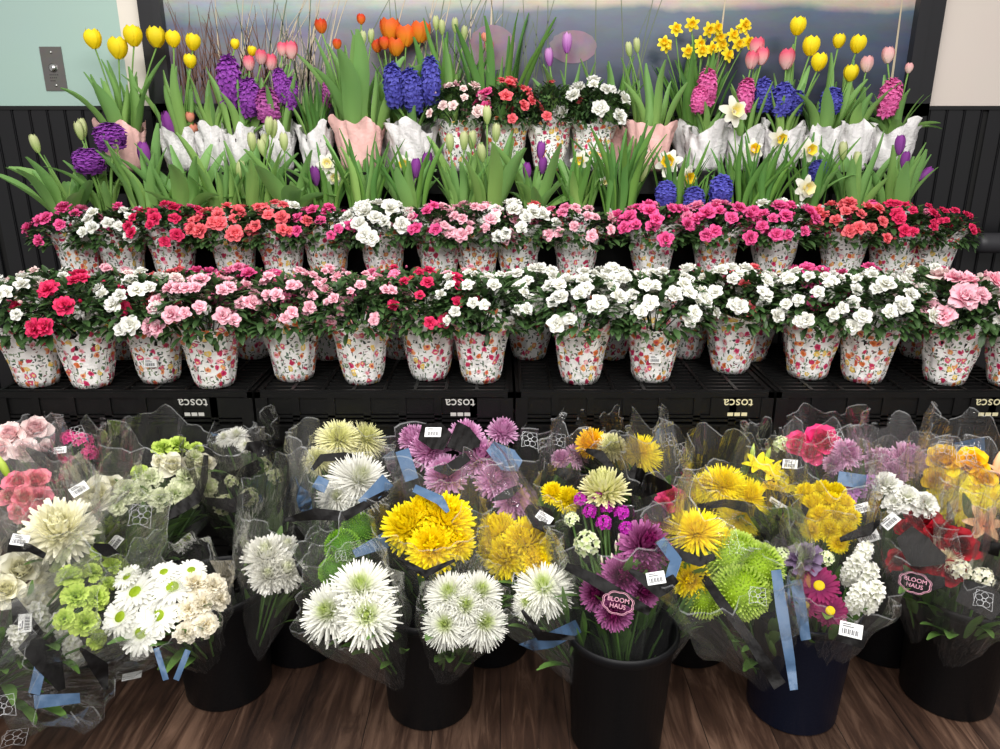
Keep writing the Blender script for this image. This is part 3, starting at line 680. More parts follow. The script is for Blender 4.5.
def front(px, py, *a, **k):
    p = atz(px, py, ZA); lab, cols, n = a; return azalea_plant(lab, p.x, p.y+.066, ZA+.0015, cols, n, group=G1, s=.95, **k)
front(27, 390, 'white azalea in floral paper at the switch-plate end, front row', [('azwhite', 1)], 26, size=.024)
front(82, 391, 'crimson azalea with few large blooms in floral paper, second from the switch-plate end', [('crimson', 2), ('blush', .7)], 13, size=.030, buds=6)
front(152, 386, 'white azalea in labelled floral paper between the crimson and a pale pink azalea, front row', [('azwhite', 3), ('blush', .8)], 26, tag=(.15, .075, 1.25))
front(208, 391, 'pale pink azalea in floral paper, front row, fourth pot from the switch-plate end', [('palepink', 3), ('pink', .8)], 28)
front(290, 384, 'pale pink azalea with folded flap on its wrap, fifth in front row', [('palepink', 3), ('pink', 1)], 27, size=.023)
front(360, 387, 'mostly green azalea with small pale pink buds in floral paper, front row', [('palepink', 1)], 14, size=.017, buds=10)
front(428, 383, 'dark leaved azalea with scattered red blooms in floral paper, front row', [('crimson', 3), ('salmon', .6)], 15, size=.022, buds=7)
front(481, 386, 'small-bloomed white azalea in folded floral paper beside the scattered red azalea, front row', [('azwhite', 1)], 22, size=.021, buds=6)
front(582, 387, 'full white double azalea in floral paper, front row above the third crate seam', [('azwhite', 1)], 32, size=.026)
front(655, 385, 'white double azalea with a price label on its paper, front row', [('azwhite', 1)], 32, size=.026, tag=(-.1, .085, 1.2))
front(735, 376, 'white azalea with red streaked blooms behind, pot set slightly back in front row', [('azwhite', 3), ('salmon', .5)], 28, size=.025)
front(815, 382, 'white azalea in floral paper in front of a hot pink azalea on the crates', [('azwhite', 1)], 27, size=.024)
front(872, 386, 'white azalea in pale floral paper next to the blush double azalea, front row', [('azwhite', 1)], 26, size=.026)
front(956, 388, 'blush pink azalea with very large double blooms in floral paper, front row', [('palepink', 2), ('blush', 1.5)], 15, size=.042, buds=3)
front(1022, 391, 'white azalea cut by the photo edge at the handrail end of the front row', [('azwhite', 1)], 24, size=.026)
G2 = 'azaleas in the shaded second row on the crates'
for px, lab, cols, n, sz in [
    (52, 'blush azalea half hidden behind the crimson azalea on the crates', [('blush', 1), ('azwhite', 1)], 20, .02),
    (118, 'pale pink azalea behind the labelled white azalea on the crates', [('palepink', 2), ('blush', 1)], 26, .023),
    (190, 'salmon red azalea in the shaded second row on the crates', [('salmon', 3), ('hotpink', 1)], 24, .026),
    (248, 'hot pink azalea behind the fourth and fifth front pots on the crates', [('pink', 2), ('hotpink', 2)], 26, .025),
    (325, 'soft pink azalea behind the mostly green azalea on the crates', [('palepink', 2), ('pink', 1)], 24, .02),
    (400, 'pink and red azalea behind the scattered red azalea on the crates', [('pink', 2), ('crimson', 2)], 26, .022),
    (465, 'white azalea with pink buds behind the small-bloomed white azalea on the crates', [('azwhite', 2), ('palepink', 1)], 18, .018),
    (530, 'white azalea whose pot shows in the gap before the full white double azalea', [('azwhite', 1)], 28, .026),
    (612, 'white azalea behind and between the two white double azaleas on the crates', [('azwhite', 1)], 28, .026),
    (690, 'white azalea with hot pink blooms, second row behind the labelled white double', [('azwhite', 2), ('hotpink', 1.2)], 24, .023),
    (752, 'white and red azalea behind the pot set back on the crates', [('azwhite', 2), ('salmon', 1.4)], 22, .024),
    (808, 'hot pink azalea in the second row on the crates, behind two white ones', [('hotpink', 1)], 20, .026),
    (865, 'white azalea with deep pink buds in the second row on the crates', [('azwhite', 2), ('hotpink', .6)], 22, .022),
    (930, 'white and pink azalea with a dark shaded pot behind the blush double azalea', [('azwhite', 2), ('pink', 1)], 18, .02)]:
    p = atz(px, 362, ZA); azalea_plant(lab, p.x, .365+R_.uniform(-.015, .02), ZA+.0015, cols, n, s=.87, size=sz, group=G2, buds=4)
G3 = 'azaleas along the lower shelf of the rack'
for px, lab, cols, n, sz, s in [
    (86, 'hot pink azalea with drooping green leaves at the switch-plate end of the lower shelf', [('hotpink', 2), ('pink', 1)], 14, .028, .95),
    (128, 'white and rosy azalea next to the end pot of the lower shelf', [('azwhite', 2), ('hotpink', 1.3)], 24, .025, .95),
    (178, 'crimson azalea on the lower shelf between the white-and-rosy and the salmon one', [('crimson', 2), ('hotpink', 1)], 26, .024, 1),
    (238, 'salmon red azalea on the lower shelf below the pale grey tissue pots', [('salmon', 1)], 26, .028, .97),
    (285, 'salmon azalea with white blooms on top, lower shelf', [('salmon', 1.6), ('azwhite', 1.2)], 24, .026, 1),
    (330, 'hot pink azalea on the lower shelf beside the big white azalea', [('hotpink', 1)], 22, .026, .95),
    (385, 'big white double azalea on the lower shelf under the pink tissue pot', [('azwhite', 1)], 30, .032, 1),
    (440, 'mixed hot and pale pink azalea on the lower shelf next to the big white one', [('hotpink', 1), ('palepink', 2)], 26, .023, 1),
    (478, 'pale pink azalea on the lower shelf beside a white azalea with red tops', [('palepink', 1)], 26, .026, 1),
    (518, 'white azalea with red blooms at its top on the lower shelf', [('azwhite', 2.4), ('salmon', 1)], 26, .030, 1),
    (575, 'pale pink azalea alone in dark leaves at the middle of the lower shelf', [('palepink', 2), ('pink', 1)], 22, .025, .97),
    (650, 'wide bright pink azalea on the lower shelf below the blue hyacinths', [('hotpink', 1.4), ('pink', 1)], 30, .029, 1),
    (712, 'large-bloomed hot pink azalea on the lower shelf under the daffodils', [('hotpink', 1), ('pink', 1)], 24, .032, 1),
    (770, 'hot pink azalea with white blooms at its back on the lower shelf', [('hotpink', 1.6), ('azwhite', 1.3)], 26, .030, 1),
    (838, 'coral red azalea on the lower shelf beneath the cream daffodil', [('salmon', 1)], 28, .028, 1),
    (886, 'crimson azalea with pale buds on the lower shelf', [('crimson', 2), ('hotpink', 1)], 24, .024, 1.03),
    (926, 'sparse crimson budded azalea at the handrail end of the lower shelf', [('crimson', 2), ('pink', 1)], 16, .018, .95)]:
    p = atz(px, 285, ZB2); azalea_plant(lab, at(px, 285, .67).x, .67, ZB2+.0015, cols, n, s=s*.8, size=sz*.95, group=G3, buds=5, rs=.82 if px == 926 else .92 if px == 86 else 1)
# ================================================================== BULB POTS
def leaves_mesh(seed, n, w, spread, narrow=False, curl=(.1, .9)):
    r = random.Random(seed); mb = MB()
    for i in range(n):
        u = 2*PI*i/n+r.uniform(-.5, .5); L = r.uniform(.72, 1.08); lean = r.uniform(*spread)
        if not narrow: L *= r.choice((1, 1, .92, .8, .68))
        c = r.uniform(*curl); c = c*1.9 if r.random() < .25 else c
        P = petal(L, w*r.uniform(.7, 1.25)*(.75+.25*L), 10, 4, -c, r.uniform(.2, .75), 'lance', rng=r, twist=r.uniform(-.14, .14)); V, F_, T_ = P
        s_ = np.clip(V[:, 0]/max(L, .01), 0, 1); an = s_*r.uniform(-.9, .9); V = np.stack([V[:, 0], V[:, 1]*np.cos(an)-.02*np.sin(6*s_+i), V[:, 2]+V[:, 1]*np.sin(an)], 1)
        put(mb, (V, F_, np.clip(T_*.6+r.uniform(-.1, .5), 0, 1)), u, PI/2-lean, r.uniform(.05, .19), 0)
    return mb.mesh('leaves', [None])
LV = {'broad': [leaves_mesh(i, 8, .17, (.02, .38), curl=(.05, .7)) for i in range(6)], 'tall': [leaves_mesh(10+i, 9, .12, (.02, .22), curl=(.02, .45)) for i in range(5)],
      'narrow': [leaves_mesh(20+i, 19, .075, (.02, .27), narrow=True, curl=(.03, .4)) for i in range(5)], 'floppy': [leaves_mesh(30+i, 9, .22, (.2, .8), curl=(.3, 1.2)) for i in range(4)]}
_lc = 0
def keep_world(child, par):
    child.parent = par; child.matrix_parent_inverse = par.matrix_basis.inverted()
def stem_to(rt, a, b, rad, par):
    a, b = Vector(a), Vector(b); mid = (a+b)/2+Vector(((a.x-b.x)*.18, (a.y-b.y)*.18, .01)); pts = []
    for i in range(6):
        f = i/5; pts.append(a*(1-f)**2+mid*2*f*(1-f)+b*f*f)
    m = MB(); m.tube(pts, rad, 6, t=.5); o = link('stem', m.mesh('stem', [STEM]), rt); keep_world(o, par); return (b-mid).normalized()
def clasp(rt, a, b, par, w):
    a, b = Vector(a), Vector(b); d = (b-a); L = d.length*R_.uniform(.72, .98); u = R_.uniform(0, 2*PI)
    V, F_, T_ = petal(L, w, 10, 4, -R_.uniform(.25, .6), .55, 'lance', rng=R_, twist=R_.uniform(-.05, .05), curl0=R_.uniform(.1, .25)); s_ = np.clip(V[:, 0]/L, 0, 1)
    d.normalize(); n_ = Vector((math.cos(u), math.sin(u), 0)); n_ = (n_-d*n_.dot(d)).normalized(); y = n_.cross(d)
    m = MB(); m.add(V @ np.array([list(d), list(y), list(-n_)])+np.array(a), F_, T_*.6+.2); o = link('leaf', m.mesh('tulip_leaf', [LEAF_TU]), rt); keep_world(o, par)
def bulb_pot(label, px, Y, z, style, leaf, lh, items, cat='potted flowers', name='bulb_planter', basey=170, group='', s=1.0, extra=None, tag=None, leafmat=None, ws=1.0):
    global _lc
    P = at(px, basey, Y); x = P.x
    r = root(name, label, cat, (x, Y, z), group or None)
    _lc += 1
    if style: 
        w = WR[style][_lc % len(WR[style])]; o = link('paper_wrap', w, r); o.rotation_euler = (0, 0, R_.uniform(0, 6)); o.scale = (s*ws, s*ws, s); so = link('soil', SOILM, r); so.scale = (.78*s, .78*s, .9*s)
    for lf, h in (leaf if isinstance(leaf, list) else [(leaf, lh)]):
        if lf:
            o = link('leaves', LV[lf][_lc % len(LV[lf])], r, leafmat or (LEAF_NA if lf == 'narrow' else LEAF_TU)); h *= 1.12 if s > .7 else 1.3; o.location = (0, 0, .11*s); o.scale = (h,)*3; o.rotation_euler = (0, 0, R_.uniform(0, 6))
    base = Vector((x, Y, z))
    for it in items:
        k, col, ix, iy, sz = it[:5]
        dy = R_.uniform(-.035, .02) if len(it) < 6 or it[5] is None else it[5]
        p = at(ix, iy, Y+dy); m = sz*depth(p)/FPX; loc = p-base; a = Vector((loc.x*.2+R_.uniform(-.02, .02), R_.uniform(-.02, .02), .12*s))
        if k in ('tulip', 'tulipo'):
            nar = 1.75 if col in ('tulippurple', 'violet') else 1.15 if col in ('tulippink', 'tulippale') else 1; sc = m/.92; h = 1.12*sc*nar; d = (loc-a).normalized()*.5+Vector((R_.uniform(-.1, .1), R_.uniform(-.12, .05), 1)); d.normalize()
            st = loc-d*h*.5
            if len(it) > 6: d = Vector(it[6]).normalized()
            o = link('tulip_flower', proto(k), r, pc(col), mw=frame(st, d, sc, sz=nar))
            stem_to(r, a, st+d*.004, .0032, o); clasp(r, a, st, o, R_.uniform(.03, .045))
        elif k == 'bud':
            d = (loc-a).normalized()+Vector((0, 0, .6)); d.normalize(); sc = m/.8
            st = loc-d*.6*sc; o = link('tulip_bud', PROTO['tulip'][0], r, pc('tulipgreen'), mw=frame(st, d, sc*.75, sz=1.9)); stem_to(r, a, st+d*.004, .003, o)
        elif k == 'hya':
            hh = it[6] if len(it) > 6 else sz*1.5; H = hh*depth(p)/FPX; d = Vector((R_.uniform(-.12, .12)+loc.x*.6, R_.uniform(-.15, 0), 1)).normalized()
            m *= 1.15; sc = m/1.2; o = link('hyacinth_spike', proto('hya'), r, pc(col), mw=frame(loc, d, sc, sz=H/1.95/sc)); stem_to(r, a, loc-d*H*.45, .006, o)
        elif k in ('daff', 'daffd'):
            d = Vector((R_.uniform(-.45, .45), -1, R_.uniform(-.15, .35))).normalized(); sc = m/1.9
            o = link('daffodil_flower', proto(k), r, pc(col[0]), mw=frame(loc, d, sc))
            t = link('trumpet', TRUMPET, o, pc(col[1]), mw=Matrix.Diagonal((1.15, 1.15, 1.0, 1)))
            top = loc-d*.012+Vector((0, .004, .004)); stem_to(r, a, top, .0024, o)
    if tag: tag_on_wrap(r, -PI/2+tag[0], tag[1], tag[2], rad=tag[3])
    return r
GD = 'potted spring bulbs along the top shelf'; YD = 1.12
def D(label, px, style, leaf, lh, items, **k): k.setdefault('group', GD); Y = k.pop('Y', YD); return bulb_pot(label, px, Y, k.pop('z', ZD+.0015), style, leaf, lh, items, **k)
def T(col, *pts): return [('tulip', col, *p) for p in pts]
D('yellow tulips in pink tissue in front of the cream wall strip at the mural edge', 128, 'pink', [('broad', .27), ('tall', .28)], 0, T('tulipyellow', (93, 39, 15), (118, 48, 17), (133, 36, 16), (156, 37, 16)))
D('yellow tulips with wilted peach buds in slumped pale tissue, beside the pink tissue tulips', 184, 'grey', [('tall', .28)], 0, T('tulipyellow', (173, 39, 13), (193, 42, 13), (190, 61, 11))+T('tulippeach', (190, 117, 8), (193, 129, 9))+T('tulippurple', (170, 127, 14), (178, 122, 10)), s=.95)
D('purple hyacinth with small yellow tulips in pale grey tissue on the top shelf', 216, 'grey', 'tall', .24, [('hya', 'hyapurple', 229, 81, 27, -.03, 48)]+T('tulipyellow', (235, 44, 8), (252, 51, 8)), ws=0.84)
D('purple hyacinths under pink tulips in pale grey tissue, next to the tallest purple hyacinth', 244, 'grey', 'tall', .25, [('hya', 'hyapurple', 250, 97, 24, -.04, 38), ('hya', 'hyamag', 268, 106, 26, -.05, 34)]+T('tulippink', (249, 63, 10), (261, 57, 10), (271, 62, 11)), ws=0.84)
D('magenta hyacinths under two pink tulips in pale grey tissue on the top shelf', 281, 'grey', 'tall', .24, [('hya', 'hyapurple', 281, 86, 17, -.02, 34), ('hya', 'hyapurple', 291, 93, 16, -.03, 30)]+T('tulippink', (291, 50, 12), (282, 49, 9)), ws=0.8)
D('leafy pot without open flowers in white tissue beside the large pink tissue pot', 318, 'grey', [('narrow', .22), ('tall', .2)], 0, [('hya', 'hyamag', 327, 94, 12, .0, 26)], ws=0.84)
D('tall green tulips with orange red buds in a large pink tissue pot', 361, 'pink', [('broad', .4), ('tall', .36)], 0, T('tulipred', (321, 26, 11), (361, 19, 8), (337, 44, 8))+[('bud', 0, 363, 40, 7), ('bud', 0, 371, 38, 7)], s=1.06, Y=1.10, ws=1.1)
D('orange tulips behind the blue hyacinth pot on the top shelf', 398, 'grey', 'tall', .3, [('tulipo', 'tuliporange', *p) for p in ((390, 30, 17), (406, 36, 16), (421, 32, 16), (396, 47, 14))]+T('tulipred', (377, 46, 10), (384, 43, 10)), Y=1.25)
D('blue hyacinths in grey tissue on the top shelf beside the large pink tissue pot', 414, 'grey', 'broad', .16, [('hya', 'hyablue', 394, 85, 24, -.03, 42), ('hya', 'hyablue', 412, 90, 24, -.05, 42), ('hya', 'hyablue', 431, 81, 22, -.03, 46)], s=1.08, Y=1.10, ws=1.12)
D('green tulips in tight bud standing behind the blush azalea, top shelf', 448, 'grey', [('tall', .34), ('narrow', .42)], 0, [('bud', 0, *p) for p in ((436, 25, 7), (442, 29, 7), (455, 27, 7), (464, 35, 7))], Y=1.25)
D('tall leaves with a yellow pink bud behind the salmon azalea, top shelf', 494, 'grey', [('tall', .34), ('broad', .26), ('narrow', .44)], 0, T('tulippeach', (485, 37, 7))+T('tulippink', (489, 47, 9)), Y=1.25)
D('lilac tulip among tall leaves in front of the round pink mural print, top shelf', 563, 'grey', [('tall', .3), ('broad', .26)], 0, T('violet', (567, 43, 9), (549, 57, 8)), Y=1.25)
D('leafy tulips without open flowers between the white azalea and pink tissue pot, top shelf', 610, 'pink', [('tall', .3), ('narrow', .26)], 0, [], Y=1.24)
D('budded tulips in labelled pink tissue beside the yellow daffodils, top shelf', 648, 'pink', [('tall', .31)], 0, [('bud', 0, 629, 51, 7), ('bud', 0, 637, 47, 7)], Y=1.10, tag=(-.15, .085, 1.0, .078), ws=1.08)
D('yellow miniature daffodils in a dense bunch on the top shelf', 690, 'grey', [('narrow', .36), ('narrow', .3)], 0, [('daff', ('daffyellow', 'trumpgold'), *p, 14) for p in ((666, 46), (676, 29), (692, 24), (702, 51), (712, 49), (717, 28), (722, 45), (733, 35), (744, 27), (700, 44), (688, 52), (728, 55), (738, 44), (664, 43), (709, 30), (748, 42), (745, 25), (720, 38))], Y=1.22)
D('hot pink hyacinth in grey tissue below the yellow daffodils, top shelf', 704, 'grey', 'broad', .15, [('hya', 'hyapink', 707, 87, 22, -.04, 36), ('hya', 'hyapink', 699, 99, 18, -.05, 26)], ws=1.08)
D('pink hyacinth below two pink and white tulips, grey tissue, top shelf', 741, 'grey', 'tall', .22, [('hya', 'hyapink', 745, 96, 20, -.04, 34)]+T('tulippink', (757, 47, 13), (752, 60, 12), (762, 56, 12)))
D('blue hyacinths with yellow tulips above in grey tissue, top shelf', 779, 'grey', 'tall', .24, [('hya', 'hyablue', 764, 95, 22, .0, 32), ('hya', 'hyablue', 783, 99, 24, -.03, 32), ('hya', 'hyablue', 796, 103, 18, -.02, 24)]+T('tulipyellow', (798, 26, 14), (811, 46, 15), (819, 62, 14))+T('tulippink', (787, 59, 14)))
D('small blue hyacinth under three yellow tulips in grey tissue, top shelf', 818, 'grey', 'broad', .25, [('hya', 'hyablue', 831, 101, 24, -.04, 26)]+T('tulipyellow', (839, 41, 11), (858, 44, 14), (851, 73, 13)))
D('pale pink tulip over broad leaves in grey tissue, second pot from handrail end, top shelf', 848, 'grey', 'broad', .25, T('tulippale', (867, 64, 11)))
D('hot pink hyacinth with a pale tulip at the handrail end of the top shelf', 886, 'grey', [('broad', .2), ('floppy', .18)], 0, [('hya', 'hyapink', 890, 97, 24, -.05, 36)]+T('tulippale', (888, 55, 11), (909, 68, 7)), s=1.05, ws=1.1)
# azaleas standing on the top shelf
for px, lab, cols, n, sz in [(461, 'blush azalea in floral paper on the top shelf beside the blue hyacinth pot', [('blush', 2), ('palepink', 1)], 20, .024),
                             (506, 'salmon pink azalea in floral paper on the top shelf', [('salmon', 2), ('hotpink', 1)], 22, .028),
                             (549, 'mostly green azalea with few red buds in floral paper, top shelf', [('salmon', 1)], 5, .02),
                             (592, 'white azalea in floral paper on the top shelf before pink tissue', [('azwhite', 1)], 16, .033)]:
    azalea_plant(lab, at(px, 150, 1.10).x, 1.10, ZD+.0015, cols, n, s=.98, size=sz, group='azaleas on the top shelf', rs=.8, buds=3)

GC = 'potted bulbs along the middle shelf'; YC = .90
def Cc(label, px, leaf, lh, items, **k): return bulb_pot(label, px, k.pop('Y', YC), ZC+.0015, k.pop('style', 'grey'), leaf, lh, items, basey=200, group=GC, s=.62, **k)
def B(*pts): return [('bud', 0, *p, 9) for p in pts]
Cc('lone green tulip bud with broad spreading leaves at the switch-plate end, middle shelf', 68, [('floppy', .27), ('broad', .2)], 0, B((36, 146)))
Cc('purple hyacinths with a pale green tulip bud at the dark wainscot, middle shelf', 103, [('broad', .2)], 0, [('hya', 'hyapurple', 89, 161, 34, -.03, 24), ('hya', 'hyapurple', 110, 136, 34, .02, 26)]+B((80, 133), (83, 130)))
Cc('closed purple tulip with broad leaves in front of pink tissue, middle shelf', 146, [('broad', .26), ('tall', .24)], 0, T('tulippurple', (144, 154, 11))+B((115, 145)))
Cc('leafy tulips without blooms below the slumped tissue pot, middle shelf', 182, [('broad', .25), ('floppy', .22)], 0, [])
Cc('leafy green budded tulips below the tall purple hyacinth, middle shelf', 222, [('broad', .25), ('tall', .2)], 0, B((240, 172)))
Cc('green tulip buds in a cluster below the pink tulips, middle shelf', 256, [('broad', .24), ('tall', .24)], 0, B((252, 144), (265, 145), (269, 128), (273, 131)))
Cc('green tulip buds with low leaves below the white tissue pot, middle shelf', 290, [('broad', .22), ('floppy', .22)], 0, B((284, 144), (263, 150)))
Cc('cream daffodil and purple tulip bud below the large pink tissue pot, middle shelf', 326, [('narrow', .22), ('broad', .2)], 0, [('daffd', ('daffwhite', 'trumppale'), 327, 164, 20), ('daffd', ('daffwhite', 'trumppale'), 334, 178, 18)]+T('tulippurple', (315, 176, 9), (306, 171, 6)))
Cc('narrow green leaves without flowers between the two cream daffodil pots, middle shelf', 366, [('narrow', .26), ('tall', .25)], 0, [])
Cc('cream daffodil with purple tulip buds below the blue hyacinth pot, middle shelf', 411, [('narrow', .22), ('broad', .2)], 0, [('daffd', ('daffwhite', 'trumpyellow'), 404, 164, 18)]+T('tulippurple', (416, 168, 9), (427, 163, 10), (412, 181, 8)))
Cc('tall green tulip buds below the blush azalea, middle shelf', 462, [('broad', .24), ('tall', .24)], 0, B((450, 145), (464, 143), (472, 142)))
Cc('tallest green tulip buds below the salmon azalea, middle shelf', 492, [('broad', .26), ('tall', .24)], 0, B((487, 117), (496, 135), (482, 155)))
Cc('purple tulips in narrow bud below the mostly green azalea, middle shelf', 534, [('broad', .24), ('floppy', .2)], 0, T('tulippurple', (527, 171, 8), (541, 150, 8), (543, 165, 8)))
Cc('pale cream daffodils below the white azalea on the middle shelf', 578, [('narrow', .23), ('broad', .2)], 0, [('daff', ('daffwhite', 'trumpyellow'), 580, 160, 18), ('daff', ('daffwhite', 'trumppale'), 604, 182, 11)])
Cc('dense narrow leaves below the labelled pink tissue pot, middle shelf', 620, [('narrow', .27), ('narrow', .25)], 0, B((643, 175)))
Cc('double cream and yellow daffodils above blue hyacinths, middle shelf', 676, [('narrow', .22)], 0, [('daffd', ('daffwhite', 'trumpgold'), 669, 163, 26), ('daffd', ('daffwhite', 'trumpgold'), 686, 178, 24)])
Cc('deep blue hyacinths sitting low below the double daffodils, middle shelf', 697, [('narrow', .15)], 0, [('hya', 'hyablue', 666, 194, 24, -.06, 26), ('hya', 'hyablue', 694, 200, 24, -.07, 26), ('hya', 'hyablue', 721, 190, 26, -.06, 30)], Y=.88)
Cc('large single white daffodil with a pale trumpet, middle shelf', 738, [('narrow', .24)], 0, [('daff', ('daffwhite', 'trumppale'), 734, 112, 28, .05)])
Cc('two white daffodils with yellow trumpets on slender leaves, middle shelf', 760, [('narrow', .27), ('narrow', .2)], 0, [('daff', ('daffwhite', 'trumpgold'), 753, 150, 21), ('daff', ('daffwhite', 'trumpyellow'), 779, 138, 22)])
Cc('cream daffodils one above another with a blue hyacinth behind, middle shelf', 808, [('narrow', .24), ('broad', .17)], 0, [('daff', ('daffwhite', 'trumpyellow'), 809, 150, 22), ('daffd', ('daffwhite', 'trumppale'), 805, 188, 26, -.08), ('hya', 'hyablue', 818, 170, 20, .02, 20)])
Cc('three green tulip buds below the small blue hyacinth, middle shelf', 853, [('broad', .24), ('tall', .2)], 0, B((843, 153), (857, 163), (851, 184)))
Cc('mauve tulip buds leaning out at the handrail end, middle shelf', 896, [('broad', .22), ('tall', .22)], 0, T('tulippurple', (900, 145, 9), (905, 160, 8))+[('tulip', 'tulippurple', 921, 172, 8, -.02, (.7, 0, .7))])
# ================================================================== BUCKETS
def bucket_mesh(mat):
    mb = MB(); mb.lathe([(.001, .012), (.108, .012), (.112, .03), (.131, .325), (.138, .327), (.140, .333), (.138, .338), (.133, .338), (.129, .33)][:4]+[], 48) if False else None
    mb.lathe([(.001, 0), (.112, 0), (.117, .006), (.131, .305), (.136, .309), (.141, .318), (.141, .334), (.138, .338), (.134, .336), (.131, .325), (.113, .02), (.001, .016)], 56)
    for v in mb.T: v[:] = .5
    return mb.mesh('bucket', [mat])
BKM, BKN = bucket_mesh(BUCKET), bucket_mesh(BUCKET_N)
def rim_mesh():
    mb = MB(); mb.lathe([(.1412, .318), (.1435, .322), (.1435, .333), (.1412, .336)], 56); return mb.mesh('rim', [BUCKET])
RIM = rim_mesh()
BK = {}
FB = [('F0', -70, 742, 'black bucket at the photo edge under the white roses and lime carnations', 0), ('F1', 216, 712, 'black bucket under the white daisies and cream carnations', 0), ('F2', 427, 731, 'black bucket under the white spider chrysanthemums with green hearts', 0),
      ('F3', 622, 768, 'black bucket with open front rim under the purple and magenta bouquet', 0), ('F4', 806, 736, 'navy blue bucket under the magenta daisies and white stock', 1), ('F5', 968, 722, 'black bucket under the red roses near the handrail end', 0)]
for k, px, py, lab, nv in FB:
    p = atz(px, py, 0); x, y = p.x, p.y+.112
    r = root('flower_bucket', lab, 'bucket', (x, y, 0), 'front row of flower buckets on the floor'); link('bucket_body', BKN if nv else BKM, r); link('rim', RIM, r); BK[k] = Vector((x, y, .03))
KB = [('K0', 95, 'shaded black bucket against the crates behind the lime carnations'), ('K1', 300, 'shaded black bucket against the crates behind the large white chrysanthemums'), ('K2', 490, 'shaded black bucket against the crates behind the yellow chrysanthemum bouquets'), ('K3', 690, 'shaded black bucket against the crates under the yellow chrysanthemums'), ('K4', 885, 'shaded black bucket against the crates under the lilac chrysanthemums')]
for k, px, lab in KB:
    x = (px-500)/FPX*2.3; r = root('flower_bucket', lab, 'bucket', (x, -.15, 0), 'shaded back row of flower buckets against the crates'); link('bucket_body', BKM, r); link('rim', RIM, r); BK[k] = Vector((x, -.15, .03))

# ================================================================== BOUQUETS
def emblem_squiggle():
    mb = MB(); w = .0004
    def line(pts, closed=True):
        n = len(pts)
        for i in range(n if closed else n-1):
            a, b = np.array(pts[i]), np.array(pts[(i+1) % n]); d = b-a; L = np.hypot(*d)+1e-9; q = np.array([-d[1], d[0]])/L*w; e = d/L*w*.6
            P = [a-e+q, a-e-q, b+e-q, b+e+q]; mb.add([(p[0], p[1], 0) for p in P], [(0, 1, 2, 3)])
    for kk in range(5):
        a = 2*PI*kk/5+.3; c = (.017*math.cos(a), .017*math.sin(a))
        line([(c[0]+.011*math.cos(t), c[1]+.011*math.sin(t)) for t in np.linspace(0, 2*PI, 10)[:-1]])
    line([(.006*math.cos(t), .006*math.sin(t)) for t in np.linspace(0, 2*PI, 8)[:-1]])
    line([(-.03, -.03), (-.005, -.022), (.03, -.033), (.024, .03), (-.027, .031)])
    line([(-.028, -.012), (-.034, .012), (-.018, .03)], False)
    return mb.mesh('printed_emblem', [EMB_W], False)
EMB = emblem_squiggle()
def emblem_cloud():
    me = bpy.data.meshes.new('printed_emblem'); V = []; F = []
    n = 8; 
    for w0, w1 in ((1.0, 1.05), (1.12, 1.15)):
        P = []
        for t in np.linspace(0, 2*PI, 97)[:-1]:
            q = 1+.10*abs(math.sin(n*t/2)); P.append((q*.034*math.cos(t), q*.024*math.sin(t)))
        b = len(V); m = len(P)
        V += [(x*w0, y*w0, 0) for x, y in P]+[(x*w1, y*w1, 0) for x, y in P]
        F += [(b+i, b+(i+1) % m, b+m+(i+1) % m, b+m+i) for i in range(m)]
    for txt, y in (('BLOOM', .0075), ('HAUS', -.0085)):
        t = text_mesh(txt, .0165, 'tmp', EMB_P); b = len(V); V += [(v.co.x, v.co.y+y, v.co.z) for v in t.vertices]; F += [tuple(b+i for i in p.vertices) for p in t.polygons]
    me.from_pydata(V, [], F); me.materials.append(EMB_P); return me
EMBC = emblem_cloud()

